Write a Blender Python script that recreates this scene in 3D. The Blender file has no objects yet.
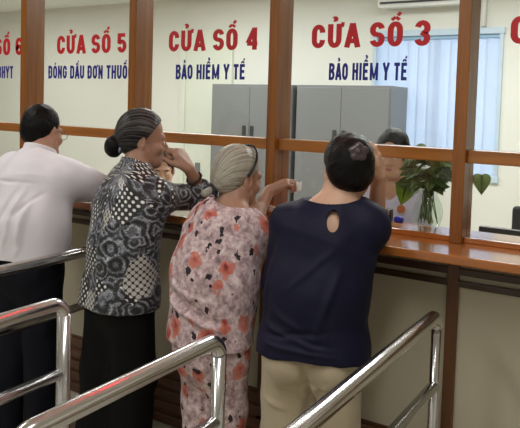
import bpy, bmesh, math, random
import numpy as np
from mathutils import Vector, Matrix

sc = bpy.context.scene
COL = sc.collection
R = math.radians

# ------------------------------------------------------------------ camera
FPX, PPY = 664.15, 140.58
pit, rol, yaw = R(-2.9953), R(1.7054), R(-31.6816)
fw = Vector((math.sin(yaw)*math.cos(pit), math.cos(yaw)*math.cos(pit), math.sin(pit)))
rt0 = Vector((math.cos(yaw), -math.sin(yaw), 0)); up0 = rt0.cross(fw)
rt = math.cos(rol)*rt0 + math.sin(rol)*up0
up = -math.sin(rol)*rt0 + math.cos(rol)*up0
cd = bpy.data.cameras.new('camera'); cam = bpy.data.objects.new('camera', cd); COL.objects.link(cam)
cam.matrix_world = Matrix(((rt.x, up.x, -fw.x, .7102), (rt.y, up.y, -fw.y, -2.5722), (rt.z, up.z, -fw.z, 1.6), (0, 0, 0, 1)))
cd.sensor_fit = 'HORIZONTAL'; cd.sensor_width = 36; cd.lens = FPX/520*36
cd.shift_y = (PPY-214)/520; cd.clip_start = .02
sc.camera = cam

# ------------------------------------------------------------------ world, lights, exposure
w = bpy.data.worlds.new('world'); sc.world = w; w.use_nodes = True
w.node_tree.nodes['Background'].inputs[0].default_value = (.86, .91, .96, 1)
w.node_tree.nodes['Background'].inputs[1].default_value = 3.4
def area(name, loc, sx, sy, power, col=(1, 1, 1), rot=(0, 0, 0)):
    l = bpy.data.lights.new(name, 'AREA'); l.shape = 'RECTANGLE'; l.size = sx; l.size_y = sy
    l.energy = power; l.color = col
    o = bpy.data.objects.new(name, l); COL.objects.link(o); o.location = loc; o.rotation_euler = rot
    return o
area('office_ceiling_panel', (-3.3, 2.2, 2.86), 1.6, 1.2, 70, (1, 1, .985))
area('office_ceiling_panel', (-.6, 2.2, 2.86), 1.6, 1.2, 70, (1, 1, .985))
area('office_ceiling_panel', (-6.6, 2.2, 2.86), 1.6, 1.2, 40, (1, 1, .985))
area('hall_ceiling_panel', (-2.6, -1.5, 2.86), .3, 1.5, 24, (1, .985, .96))
area('hall_ceiling_panel', (.3, -1.7, 2.86), .3, 1.5, 24, (1, .985, .96))
area('hall_ceiling_panel', (-1.2, -3.6, 2.86), .3, 1.5, 24, (1, .985, .96))
sc.view_settings.view_transform = 'Standard'; sc.view_settings.look = 'None'
sc.view_settings.gamma = 1; sc.view_settings.use_curve_mapping = False
sc.view_settings.exposure = 0.0
try:
    sc.cycles.max_bounces = 10; sc.cycles.transparent_max_bounces = 24
    sc.cycles.use_denoising = True; sc.cycles.caustics_reflective = False; sc.cycles.caustics_refractive = False
except Exception: pass

# ------------------------------------------------------------------ materials
def srgb(r, g, b):
    f = lambda c: (c/255/12.92 if c/255 <= .04045 else ((c/255+.055)/1.055)**2.4)
    return (f(r), f(g), f(b), 1)
class NT:
    def __init__(s, name):
        s.m = bpy.data.materials.new(name); s.m.use_nodes = True; s.t = s.m.node_tree
        s.b = s.t.nodes['Principled BSDF']; s.out = s.t.nodes['Material Output']
    def n(s, typ, **kw):
        x = s.t.nodes.new(typ)
        for k, v in kw.items():
            if k.startswith('i_'):
                key = k[2:]; x.inputs[int(key) if key.isdigit() else key.replace('_', ' ')].default_value = v
            else: setattr(x, k, v)
        return x
    def l(s, a, b): s.t.links.new(a, b)
    def math(s, op, a, b=None, c=None):
        x = s.n('ShaderNodeMath', operation=op)
        for i, v in enumerate((a, b, c)):
            if v is None: continue
            if isinstance(v, (int, float)): x.inputs[i].default_value = v
            else: s.l(v, x.inputs[i])
        return x.outputs[0]
    def mix(s, f, a, b):
        x = s.n('ShaderNodeMix', data_type='RGBA')
        for i, v in ((0, f), (6, a), (7, b)):
            if isinstance(v, (int, float, tuple)): x.inputs[i].default_value = v
            else: s.l(v, x.inputs[i])
        return x.outputs[2]
    def ramp(s, f, stops):
        x = s.n('ShaderNodeValToRGB'); s.l(f, x.inputs[0]); e = x.color_ramp.elements
        e[0].position, e[0].color = stops[0]; e[1].position, e[1].color = stops[-1]
        for p, c in stops[1:-1]:
            q = e.new(p); q.color = c
        return x.outputs[0]
    def bump(s, hgt, dist, strength=1.0):
        x = s.n('ShaderNodeBump'); x.inputs['Strength'].default_value = strength; x.inputs['Distance'].default_value = dist
        s.l(hgt, x.inputs['Height']); s.l(x.outputs[0], s.b.inputs['Normal'])
    def obj(s, scale=(1, 1, 1)):
        t = s.n('ShaderNodeTexCoord'); mp = s.n('ShaderNodeMapping'); mp.inputs['Scale'].default_value = scale
        s.l(t.outputs['Object'], mp.inputs[0]); return mp.outputs[0]
    def attr(s, name, scale=(1, 1, 1)):
        a = s.n('ShaderNodeAttribute'); a.attribute_name = name
        mp = s.n('ShaderNodeMapping'); mp.inputs['Scale'].default_value = scale
        s.l(a.outputs['Vector'], mp.inputs[0]); return mp.outputs[0]
    def noise(s, vec, scale, detail=3, rough=.55, dist=0):
        x = s.n('ShaderNodeTexNoise'); x.inputs['Scale'].default_value = scale; x.inputs['Detail'].default_value = detail
        x.inputs['Roughness'].default_value = rough; x.inputs['Distortion'].default_value = dist
        s.l(vec, x.inputs['Vector']); return x.outputs['Fac']
    def vor(s, vec, scale, rnd=1.0, feature='F1', dims='3D'):
        x = s.n('ShaderNodeTexVoronoi', feature=feature, voronoi_dimensions=dims); x.inputs['Scale'].default_value = scale
        x.inputs['Randomness'].default_value = rnd; s.l(vec, x.inputs['Vector']); return x
    def set(s, **kw):
        for k, v in kw.items():
            key = k.replace('_', ' ')
            if isinstance(v, (int, float, tuple)): s.b.inputs[key].default_value = v
            else: s.l(v, s.b.inputs[key])
        return s
def plain(name, col, rough=.5, metal=0, spec=.5, var=.06, nscale=6, bump=0):
    m = NT(name); v = m.obj(); n = m.noise(v, nscale)
    c2 = tuple(max(0, c*(1-2*var)) for c in col[:3])+(1,)
    m.set(Base_Color=m.mix(n, c2, tuple(min(1, c*(1+var)) for c in col[:3])+(1,)), Roughness=rough, Metallic=metal)
    m.b.inputs['Specular IOR Level'].default_value = spec
    if bump: m.bump(m.noise(v, nscale*25), bump)
    return m.m
def wood(name, dark, light, axis='z', rough=.28, coat=.35):
    m = NT(name)
    sc_ = {'z': (30, 30, 1.6), 'x': (1.6, 30, 30)}[axis]
    v = m.obj(sc_); n = m.noise(v, 1.0, 5, .6, .6); fine = m.noise(m.obj(tuple(4*a for a in sc_)), 1.4, 3)
    t = m.math('MULTIPLY_ADD', fine, .3, m.math('MULTIPLY', n, .75))
    m.set(Base_Color=m.ramp(t, [(.3, dark), (.7, light)]), Roughness=rough, Coat_Weight=coat, Coat_Roughness=.12)
    m.bump(fine, .0006, .4); return m.m
M = {}
M['wood'] = wood('varnished_wood_upright', srgb(108, 60, 20), srgb(158, 98, 38), 'z', .34, .15)
M['woodx'] = wood('varnished_wood_rail', srgb(132, 80, 32), srgb(178, 114, 50), 'x')
M['postwood'] = wood('brown_wood_lower_post', srgb(78, 46, 20), srgb(112, 70, 32), 'z', .4, .1)
M['counter'] = wood('varnished_wood_counter', srgb(146, 84, 38), srgb(192, 118, 58), 'x', .16, .6)
M['darkwood'] = wood('dark_wood_trim', srgb(46, 26, 16), srgb(74, 44, 26), 'x', .4, .2)
M['skirtwood'] = wood('brown_wood_slat', srgb(70, 44, 30), srgb(118, 80, 54), 'x', .4, .2)
M['wall_hall'] = plain('beige_wall_paint', srgb(196, 188, 164), .7, var=.03, nscale=2)
M['wall_rear'] = plain('white_wall_paint', srgb(228, 228, 226), .8, var=.02, nscale=2)
M['wall_office'] = plain('cream_wall_paint', srgb(232, 232, 224), .8, var=.015, nscale=1.5)
M['ceiling'] = plain('white_ceiling_paint', srgb(236, 236, 232), .85, var=.02)
M['cabinet'] = plain('grey_powder_coated_steel', srgb(118, 120, 121), .4, var=.03)
M['cabinet_dark'] = plain('dark_grey_plastic', srgb(52, 54, 56), .4)
M['black_plastic'] = plain('black_plastic', srgb(22, 22, 24), .35)
M['white_plastic'] = plain('white_plastic', srgb(236, 236, 232), .35, var=.02)
M['grey_plastic'] = plain('grey_plastic', srgb(120, 122, 122), .4)
M['door_white'] = plain('pale_green_white_door_paint', srgb(226, 230, 216), .5, var=.02)
M['paper'] = plain('white_paper', srgb(240, 240, 238), .8, var=.02)
M['red'] = plain('red_lettering', srgb(196, 24, 34), .5, var=.03)
M['blue'] = plain('blue_lettering', srgb(22, 24, 132), .5, var=.03)
M['bluepl'] = plain('bright_blue_plastic', srgb(40, 50, 190), .35)
M['fabric_black'] = plain('black_chair_mesh', srgb(38, 38, 42), .8, bump=.001)
M['desk'] = plain('pale_desk_laminate', srgb(190, 170, 140), .4)
def steel():
    m = NT('polished_stainless_steel'); v = m.obj((40, 40, 40)); n = m.noise(v, 1, 2)
    m.set(Base_Color=(.72, .72, .73, 1), Metallic=1.0, Roughness=m.math('MULTIPLY_ADD', n, .08, .15)); return m.m
M['steel'] = steel()
def glass(name, tint=(.97, .985, .975, 1)):
    m = NT(name); t = m.t; t.nodes.remove(m.b)
    tr = m.n('ShaderNodeBsdfTransparent'); tr.inputs[0].default_value = tint
    gl = m.n('ShaderNodeBsdfGlossy'); gl.inputs[0].default_value = (1, 1, 1, 1); gl.inputs['Roughness'].default_value = .03
    fr = m.n('ShaderNodeLayerWeight'); fr.inputs[0].default_value = .5
    fac = m.math('MULTIPLY_ADD', m.math('POWER', fr.outputs['Facing'], 4.0), .5, .025)
    mx = m.n('ShaderNodeMixShader'); m.l(fac, mx.inputs[0]); m.l(tr.outputs[0], mx.inputs[1]); m.l(gl.outputs[0], mx.inputs[2])
    m.l(mx.outputs[0], m.out.inputs[0]); return m.m
M['glass'] = glass('clear_window_glass'); M['vaseglass'] = glass('vase_glass', (.86, .92, .88, 1))
def floor_mat():
    m = NT('beige_floor_tile'); v = m.obj()
    br = m.n('ShaderNodeTexBrick'); br.offset = 0; m.l(v, br.inputs['Vector'])
    br.inputs['Scale'].default_value = 1; br.inputs['Brick Width'].default_value = .6; br.inputs['Row Height'].default_value = .6
    br.inputs['Mortar Size'].default_value = .004
    br.inputs['Color1'].default_value = srgb(206, 200, 182); br.inputs['Color2'].default_value = srgb(198, 192, 174); br.inputs['Mortar'].default_value = srgb(140, 134, 120)
    m.set(Base_Color=br.outputs[0], Roughness=.25); return m.m
M['floor'] = floor_mat()
def blind_mat():
    m = NT('backlit_vertical_blind_fabric'); v = m.obj((1, 1, .4)); n = m.noise(v, 14, 2)
    m.set(Base_Color=m.mix(n, srgb(206, 216, 230), srgb(222, 230, 240)), Roughness=.8)
    tl = m.n('ShaderNodeBsdfTranslucent'); tl.inputs[0].default_value = srgb(214, 224, 240)
    mx = m.n('ShaderNodeMixShader'); mx.inputs[0].default_value = .5
    m.l(m.b.outputs[0], mx.inputs[1]); m.l(tl.outputs[0], mx.inputs[2]); m.l(mx.outputs[0], m.out.inputs[0]); return m.m
M['blind'] = blind_mat()
def emis(name, col, st):
    m = NT(name); m.set(Base_Color=(.02, .02, .02, 1)); m.b.inputs['Emission Color'].default_value = col; m.b.inputs['Emission Strength'].default_value = st; return m.m
M['led'] = emis('red_led', (1, .03, .05, 1), 9.0)

# ------------------------------------------------------------------ object helpers
def tag(o, label=None, cat=None, group=None, kind=None):
    if label: o['label'] = label
    if cat: o['category'] = cat
    if group: o['group'] = group
    if kind: o['kind'] = kind
    return o
def link(name, me, mat, parent=None):
    o = bpy.data.objects.new(name, me); COL.objects.link(o)
    if mat is not None:
        me.materials.clear()
        for mm in (mat if isinstance(mat, (list, tuple)) else [mat]): me.materials.append(mm)
    if parent is not None:
        o.parent = parent
    return o
def empty(name, loc, label=None, cat=None, group=None, rz=0):
    o = bpy.data.objects.new(name, None); COL.objects.link(o); o.location = loc; o.rotation_euler.z = rz
    o.empty_display_size = .05
    return tag(o, label, cat, group)
def setorigin(o, loc):           # move the object's origin without moving its mesh (top level only)
    d = Vector(loc) - o.location; o.data.transform(Matrix.Translation(-d)); o.location = loc
class MB:
    def __init__(s): s.bm = bmesh.new()
    def box(s, x0, y0, z0, x1, y1, z1, bev=0, seg=2):
        vs = bmesh.ops.create_cube(s.bm, size=1)['verts']
        for v in vs: v.co = Vector(((x0+x1)/2+v.co.x*(x1-x0), (y0+y1)/2+v.co.y*(y1-y0), (z0+z1)/2+v.co.z*(z1-z0)))
        if bev:
            es = list({e for v in vs for e in v.link_edges})
            bmesh.ops.bevel(s.bm, geom=es, offset=bev, segments=seg, affect='EDGES', profile=.6)
        return s
    def tube(s, pts, r, n=16, caps=True, r_list=None):
        pts = [Vector(p) for p in pts]; rings = []
        t0 = (pts[1]-pts[0]).normalized(); nrm = t0.orthogonal().normalized()
        for i, p in enumerate(pts):
            t = ((pts[min(i+1, len(pts)-1)]-p).normalized() + (p-pts[max(i-1, 0)]).normalized()).normalized()
            nrm = (nrm - t*nrm.dot(t)).normalized(); bn = t.cross(nrm); rr = r_list[i] if r_list else r
            rings.append([s.bm.verts.new(p + (nrm*math.cos(a)+bn*math.sin(a))*rr) for a in [2*math.pi*k/n for k in range(n)]])
        for a, b in zip(rings, rings[1:]):
            for k in range(n): s.bm.faces.new((a[k], a[(k+1) % n], b[(k+1) % n], b[k])).smooth = True
        if caps: s.bm.faces.new(rings[0][::-1]); s.bm.faces.new(rings[-1])
        return s
    def lathe(s, prof, c, n=40):
        rings = []
        for r, z in prof:
            rings.append([s.bm.verts.new((c[0]+r*math.cos(2*math.pi*k/n), c[1]+r*math.sin(2*math.pi*k/n), c[2]+z)) for k in range(n)])
        for a, b in zip(rings, rings[1:]):
            for k in range(n): s.bm.faces.new((a[k], a[(k+1) % n], b[(k+1) % n], b[k])).smooth = True
        return s
    def build(s, name, mat, parent=None, local=False):
        bmesh.ops.recalc_face_normals(s.bm, faces=s.bm.faces)
        me = bpy.data.meshes.new(name); s.bm.to_mesh(me); s.bm.free()
        o = link(name, me, mat, parent)
        if parent is not None and not local:      # coordinates were given in world space
            o.matrix_parent_inverse = Matrix.Identity(4)
            me.transform(parent_world(parent).inverted())
        return o
def parent_world(p):
    m = Matrix.LocRotScale(p.location, p.rotation_euler, p.scale)
    return parent_world(p.parent) @ m if p.parent else m
def structure(name, mb, mat): return tag(mb.build(name, mat), kind='structure')
def arc(c, r, a0, a1, u, v, n=8):
    c = Vector(c); u = Vector(u); v = Vector(v)
    return [c + u*r*math.cos(a0+(a1-a0)*i/n) + v*r*math.sin(a0+(a1-a0)*i/n) for i in range(n+1)]

# ------------------------------------------------------------------ the room
S, PW, PD = .8457, .0484, .134
X0, X1, YB, YF, ZC = -9.0, 3.0, -5.0, 4.0, 2.9
structure('floor', MB().box(X0, YB, -.1, X1, YF, 0), M['floor'])
structure('ceiling', MB().box(X0, YB, ZC, X1, YF, ZC+.1), M['ceiling'])
structure('wall_left', MB().box(X0-.1, YB, 0, X0, YF, ZC), M['wall_office'])
structure('wall_right', MB().box(X1, YB, 0, X1+.1, YF, ZC), M['wall_office'])
structure('wall_rear', MB().box(X0, YB-.1, 0, X1, YB, ZC), M['wall_rear'])
WX0, WX1, WZ0, WZ1 = -1.95, -.70, .98, 2.36            # window opening in the office's far wall
fm = MB(); fm.box(X0, YF, 0, WX0, YF+.12, ZC); fm.box(WX1, YF, 0, X1, YF+.12, ZC); fm.box(WX0, YF, 0, WX1, YF+.12, WZ0); fm.box(WX0, YF, WZ1, WX1, YF+.12, ZC)
structure('wall_far', fm, M['wall_office'])
structure('wall_counter', MB().box(X0, 0.0, 0, X1, .10, 1.05), M['wall_hall'])
structure('trim_1', MB().box(X0, -.018, .972, X1, 0.0, 1.0, .004), M['darkwood'])
structure('trim_2', MB().box(X0, -.018, .926, X1, 0.0, .951, .004), M['darkwood'])
sk = MB()
for k in range(5):
    z = .005+.058*k; d = .05-.008*k
    sk.box(X0, -d, z, X1, 0.0, z+.046, .006)
    sk.box(X0, -d+.014, z+.044, X1, 0, z+.06)
structure('baseboard_counter', sk, M['skirtwood'])
# far window: frame and pane
wf = MB()
wf.box(WX0-.04, YF-.03, WZ1-.01, WX1+.04, YF+.06, WZ1+.05, .006); wf.box(WX0-.04, YF-.03, WZ0-.05, WX1+.04, YF+.06, WZ0+.01, .006)
for x in (WX0-.03, (WX0+WX1)/2-.02, WX1-.01): wf.box(x, YF+(.055 if -1.8 < x < -.8 else -.02), WZ0, x+.04, YF+.075, WZ1, .005)
o = structure('window_1', wf, plain('pale_blue_window_frame', srgb(196, 216, 232), .4))
MB().box(WX0, YF+.08, WZ0, WX1, YF+.088, WZ1).build('window_pane', M['glass'], o)
# post and panel below the counter, posts and rails of the glazed partition
for k in range(-1, 7):
    x = -k*S
    structure('trim_%d' % (k+4), MB().box(x, 0.0 if k else -.004, 1.0909, x+PW, PD, ZC, .003), M['wood'])
    structure('trim_%d' % (k+14), MB().box(x+.004, -.02, 0, x+PW, .0, 1.052, .003), M['postwood'])
for k in range(-1, 6):
    xa, xb = -k*S-S+PW, -k*S
    fr = structure('window_%d' % (k+3), MB().box(xa, .03, 1.402, xb, .10, 1.4536, .004), M['woodx'])
    MB().box(xa, .03, 1.0909, xb, .165, 1.1135, .004).build('sill', M['counter'], fr)
    MB().box(xa, .066, 1.4536, xb, .072, ZC).build('upper_pane', M['glass'], fr)
    MB().box(xa, .066, 1.1135, xb, .072, 1.402).build('lower_pane', M['glass'], fr)
ct = MB().box(X0, -.229, 1.0575, X1, .335, 1.0909, .008, 3).build('service_counter', M['counter'])
tag(ct, 'long varnished brown wooden counter running under all the service windows', 'counter')

# ------------------------------------------------------------------ lettering on the glass
def el(cx, cy, rx, ry, a0, a1, n=10): return [(cx+rx*math.cos(R(a0+(a1-a0)*i/n)), cy+ry*math.sin(R(a0+(a1-a0)*i/n))) for i in range(n+1)]
W_ = .30; TT = .195          # glyphs are drawn with their stroke centre lines in a W_ x 1 box
def capsule(x0, x1, y0, y1, r):
    return [(x0, (y0+y1)/2)]+el(x0+r, y1-r, r, r, 180, 90, 6)+el(x1-r, y1-r, r, r, 90, 0, 6)+el(x1-r, y0+r, r, r, 0, -90, 6)+el(x0+r, y0+r, r, r, -90, -180, 6)+[(x0, (y0+y1)/2)]
t2 = TT/2; L_, R_, B_, T_ = t2, t2+W_, t2, 1-t2; MX = (L_+R_)/2; rr_ = W_/2
G = {
 'C': [el(MX, .35, rr_, .35-t2, 0, -180, 10)[::1]+el(MX, .65, rr_, .35-t2, 180, 0, 10)],
 'O': [[(L_, .5)]+el(MX, .65, rr_, .35-t2, 180, 0)+el(MX, .35, rr_, .35-t2, 0, -180)+[(L_, .5)]],
 'U': [[(L_, 1)]+el(MX, .35, rr_, .35-t2, 180, 360)+[(R_, 1)]],
 'A': [[(L_-.04, 0), (MX, 1.0)], [(R_+.04, 0), (MX, 1.0)], [(L_+.03, .27), (R_-.03, .27)]],
 'S': [el(MX, .70, rr_, .30-t2, 10, 180, 8)+el(MX, .66, rr_, .16, 180, 245, 5)+el(MX, .34, rr_, .16, 65, 0, 5)+el(MX, .30, rr_, .30-t2, 0, -170, 8)],
 'D': [[(L_, B_), (L_, T_)]+el(MX, .72, rr_, .28-t2, 90, 0, 6)+el(MX, .28, rr_, .28-t2, 0, -90, 6)+[(L_, B_)]],
 'N': [[(L_, 0), (L_, 1)], [(L_, .98), (R_, .02)], [(R_, 0), (R_, 1)]],
 'G': [[(MX+.02, .48), (R_, .48), (R_, .35)]+el(MX, .35, rr_, .35-t2, 0, -180)+el(MX, .65, rr_, .35-t2, 180, 0)],
 'T': [[(L_-.07, T_), (R_+.07, T_)], [(MX, T_), (MX, 0)]],
 'H': [[(L_, 0), (L_, 1)], [(R_, 0), (R_, 1)], [(L_, .52), (R_, .52)]],
 'B': [[(L_, B_), (L_, T_)]+el(MX, .75, rr_, .25-t2+.005, 90, -60, 7)+el(MX, .29, rr_+.01, .27-t2+.03, 60, -90, 7)+[(L_, B_)], [(L_, .53), (MX+.05, .53)]],
 'I': [[(t2, 0), (t2, 1)]],
 'E': [[(R_+.04, T_), (L_, T_), (L_, B_), (R_+.04, B_)], [(L_, .52), (R_, .52)]],
 'M': [[(L_, 0), (L_, 1)], [(L_+.01, .96), (L_+.24, .08)], [(L_+.24, .08), (L_+.47, .96)], [(L_+.48, 0), (L_+.48, 1)]],
 'Y': [[(L_-.05, 1), (MX, .45)], [(R_+.05, 1), (MX, .45)], [(MX, .5), (MX, 0)]],
 '3': [el(MX, .70, rr_, .30-t2, 170, -70, 9)+el(MX, .29, rr_, .29-t2, 75, -170, 9)],
 '4': [[(R_-.05, 0), (R_-.05, 1)], [(R_-.06, .97), (L_-.03, .30)], [(L_-.06, .28), (R_+.07, .28)]],
 '5': [[(R_+.02, T_), (L_+.01, T_), (L_, .55)]+el(MX, .34, rr_, .34-t2, 130, -170, 10)],
 '6': [el(MX, .70, rr_, .30-t2, 10, 180, 8)+[(L_, .3)]+el(MX, .30, rr_, .30-t2, 180, 540, 14)],
 '2': [el(MX, .70, rr_, .30-t2, 170, -20, 8)+[(L_, B_), (R_+.02, B_)]],
}
ADV = {'I': TT+.09, 'M': .48+TT+.10, 'A': W_+TT+.07, ' ': .27, 'T': W_+TT+.08}
def hook(x, y): return ('h', [el(x, y+.10, .05, .055, 150, -80, 8)+[(x, y-.01)]])
def acc(kind, x):
    y = 1.06
    if kind == 'hook': return [el(x, y+.14, .055, .06, 160, -90, 8)+[(x, y+.03)]]
    if kind == 'acute': return [[(x-.03, y+.02), (x+.06, y+.17)]]
    if kind == 'circ': return [[(x-.13, y), (x, y+.11)], [(x, y+.11), (x+.13, y)]]
    if kind == 'circ_acute': return acc('circ', x)+[[(x+.07, y+.16), (x+.15, y+.30)]]
    if kind == 'circ_hook': return acc('circ', x)+[[(a+.03, b+.14) for a, b in acc('hook', x)[0]]]
    if kind == 'horn': return [[(R_+.0, .86), (R_+.12, .92), (R_+.13, 1.06)]]
    if kind == 'bar': return [[(L_-.12, .52), (MX, .52)]]
ACC = {'Ử': ('U', 'horn', 'hook'), 'Ố': ('O', 'circ_acute'), 'Đ': ('D', 'bar'), 'Ó': ('O', 'acute'), 'Ấ': ('A', 'circ_acute'), 'Ơ': ('O', 'horn'),
       'Ả': ('A', 'hook'), 'Ể': ('E', 'circ_hook'), 'Ế': ('E', 'circ_acute')}
def ribbon(bm, pts, t, f):
    n = len(pts); left = []; right = []
    closed = n > 3 and abs(pts[0][0]-pts[-1][0])+abs(pts[0][1]-pts[-1][1]) < 1e-6
    for i in range(n):
        p = Vector(pts[i])
        a = Vector(pts[i-1]) if i else (Vector(pts[-2]) if closed else None); b = Vector(pts[i+1]) if i < n-1 else (Vector(pts[1]) if closed else None)
        d1 = (p-a).normalized() if a is not None and (p-a).length > 1e-7 else None; d2 = (b-p).normalized() if b is not None and (b-p).length > 1e-7 else None
        d1 = d1 or d2; d2 = d2 or d1
        n1 = Vector((-d1.y, d1.x)); n2 = Vector((-d2.y, d2.x)); nn = (n1+n2)
        nn = nn.normalized() if nn.length > 1e-6 else n1
        k = t/2/max(.5, nn.dot(n1)); left.append(p+nn*k); right.append(p-nn*k)
    for i in range(n-1):
        bm.faces.new([bm.verts.new(f(q)) for q in (left[i], right[i], right[i+1], left[i+1])])
def lettering(text, x0, x1, zb, cap, mat, label, name):
    words = []; x = 0
    for wd in text.split(' '):
        strokes = []
        for ch in wd:
            base, accs = (ACC[ch][0], ACC[ch][1:]) if ch in ACC else (ch, ())
            for q_, st in enumerate(G[base]): strokes.append(([(a+x, b) for a, b in st], TT*(.72 if (base, q_) in (('M', 1), ('M', 2), ('N', 1)) else 1)))
            for k in accs:
                for st in acc(k, MX): strokes.append(([(a+x, b) for a, b in st], TT*(.62 if k != 'bar' else .8)))
            x += ADV.get(base, W_+TT+.09) + (.04 if 'horn' in accs else 0)
        words.append(strokes); x += ADV[' ']
    wtot = x-.09-ADV[' ']; sx = (x1-x0)/wtot
    root = empty(name, (x0, .066, zb), label, 'lettering')
    for strokes in words:
        bm = bmesh.new()
        for i_, (st, t) in enumerate(strokes): ribbon(bm, st, t, lambda q: Vector((q.x*sx, -.0012-.00012*i_, q.y*cap)))
        me = bpy.data.meshes.new('word'); bm.to_mesh(me); bm.free()
        o = link('word', me, mat, root); so = o.modifiers.new('thick', 'SOLIDIFY'); so.thickness = .0001; so.offset = 0
TXT = [(-1, '2', 'BẢO HIỂM Y TẾ', .178, .225, .578), (0, '3', 'BẢO HIỂM Y TẾ', .182, .272, .628), (1, '4', 'BẢO HIỂM Y TẾ', .213, .262, .682), (2, '5', 'ĐÓNG DẤU ĐƠN THUỐC', .235, .165, .82), (3, '6', 'ĐÓNG DẤU BHYT', .25, .26, .70)]
NTH = {-1: 'rightmost pane, cut off by the photo edge', 0: 'pane behind the woman in navy', 1: 'pane above the grey-haired woman', 2: 'pane between the man and bun-haired woman', 3: 'leftmost pane, cut off by the photo edge'}
for k, d, t, o_, a, b in TXT:
    xs = -k*S-S
    lettering('CỬA SỐ '+d, xs+o_, xs+o_+.535, 1.861, .1035, M['red'], 'large red capitals ending in %s on the %s' % (d, NTH[k]), 'window_title')
    lettering(t, xs+a, xs+b, 1.7215, .0735, M['blue'], 'small dark blue capitals on the %s' % NTH[k], 'window_subtitle')

# red LED queue display on the frame above the windows (its glow is what streaks the rails)
ld = empty('led_display', (-.75, -.03, 2.45), 'black queue display with red lamps mounted above the service windows', 'display')
MB().box(-1.35, -.05, 2.38, -.15, -.001, 2.52, .006).build('housing', M['black_plastic'], ld)
b = MB()
for i in range(38):
    for j in range(3): b.box(-1.31+i*.030, -.056, 2.408+j*.032, -1.31+i*.030+.020, -.049, 2.408+j*.032+.020)
tag(b.build('lamps', M['led'], ld), 'rows of square red lamps')
# ------------------------------------------------------------------ office furniture
def cabinet(x0, label):
    c = empty('steel_cabinet', (x0, 3.5, 0), label, 'cabinet', 'grey steel cabinets along the far office wall')
    MB().box(x0, 3.52, .06, x0+1.03, 3.98, 1.83, .004).box(x0+.02, 3.54, 0, x0+1.01, 3.96, .07).build('body', M['cabinet'], c)
    for s in (0, 1):
        d = MB().box(x0+.012+s*.505, 3.5, .09, x0+.513+s*.505, 3.522, 1.805, .004).build('door', M['cabinet'], c)
        hx = x0+.455+s*.10
        MB().box(hx-.02, 3.485, 1.20, hx+.02, 3.501, 1.38, .004).build('handle', M['cabinet_dark'], d)
    return c
cabinet(-2.615, 'grey steel two-door cabinet behind the number three pane')
cabinet(-3.70, 'grey steel two-door cabinet behind the number four pane')
# white door with latch left of the cabinets
dr = structure('door_1', MB().box(-4.42, 3.955, 0, -3.74, 3.999, 2.5, .004), M['door_white'])
MB().box(-4.24, 3.94, .70, -4.17, 3.956, .88, .004).build('door_latch', M['grey_plastic'], dr)
structure('trim_40', MB().box(-4.50, 3.93, 0, -4.42, 4.0, 2.56, .005), M['door_white'])
# air conditioner
ac = empty('air_conditioner', (-1.4, 4, 2.6), 'white wall-mounted air conditioner high above the far window', 'air conditioner')
a = MB().box(-1.88, 3.78, 2.63, -.98, 4.0, 2.87, .03, 3).build('casing', M['white_plastic'], ac)
MB().box(-1.84, 3.775, 2.655, -1.02, 3.80, 2.675).build('air_outlet', M['cabinet_dark'], ac)
MB().box(-1.85, 3.76, 2.615, -1.01, 3.80, 2.64, .005).build('louvre', M['white_plastic'], ac)
pc = MB().tube([(-.86, 3.97, ZC), (-.86, 3.97, 2.42)], .022).build('conduit_pipe', M['white_plastic'])
tag(pc, 'thin pale conduit pipe down the wall right of air conditioner', 'pipe')
# vertical blind: head rail plus separate hanging slats
vb = empty('vertical_blind', (-1.3, 4.03, 2.4), 'pale blue vertical blind over the bright far window', 'blind')
MB().box(-1.945, 4.005, 2.315, -.705, 4.05, 2.355, .006).build('head_rail', plain('light_blue_rail', srgb(150, 186, 214), .4), vb)
random.seed(4)
x = -1.93; n = 0
while x < -.80:
    wd = .118; an = R(random.uniform(6, 14)); b = MB()
    b.box(-wd/2, -.0015, .985, wd/2, .0015, 2.315)
    ob = b.build('slat', M['blind'], vb, local=True); ob.data.transform(Matrix.Translation((x+.05+1.3, 0, -2.4)) @ Matrix.Rotation(an, 4, 'Z'))
    x += .108 if n != 8 else .128; n += 1
# wall plate at right
sw = MB().box(-.52, 3.985, 1.235, -.38, 4.0, 1.31, .004).build('wall_switch', M['white_plastic'])
tag(sw, 'small pale switch plate on the cream wall right of the blind', 'switch')
# desk, monitor and chair back behind the right pane
dk = empty('office_desk', (.2, .9, 0), 'pale office desk behind the counter', 'desk')
MB().box(-.2, .5, .70, 1.2, 1.2, .74, .004).build('desktop', M['desk'], dk)
for px_ in (-.16, 1.12):
    for py_ in (.54, 1.12): MB().box(px_, py_, 0, px_+.04, py_+.04, .70).build('leg', M['grey_plastic'], dk)
mo = empty('monitor', (.2, .62, .74), 'black flat monitor whose top edge shows over the sill at right', 'monitor')
MB().box(-.03, .60, .78, .45, .63, 1.068, .004).build('screen', M['black_plastic'], mo)
MB().tube([(.21, .65, .75), (.21, .65, .95)], .018).box(.17, .628, .88, .25, .66, .96, .003).build('stand', M['black_plastic'], mo)
MB().box(.10, .56, .74, .32, .74, .752, .004).build('base', M['black_plastic'], mo)
oc = empty('office_chair', (.25, 1.6, 0), 'black office chair behind the monitor at right', 'chair')
cb = MB().box(-.03, 1.36, .66, .47, 1.42, 1.075, .028, 5).build('backrest', M['fabric_black'], oc)
MB().box(-.01, 1.42, .46, .45, 1.88, .54, .03, 4).build('seat', M['fabric_black'], oc)
MB().tube([(.22, 1.66, .08), (.22, 1.66, .47)], .025).build('column', M['steel'], oc)
MB().tube([(.22, 1.44, .50), (.22, 1.36, .50), (.22, 1.345, .80)], .018).build('back_bracket', M['black_plastic'], oc)
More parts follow.
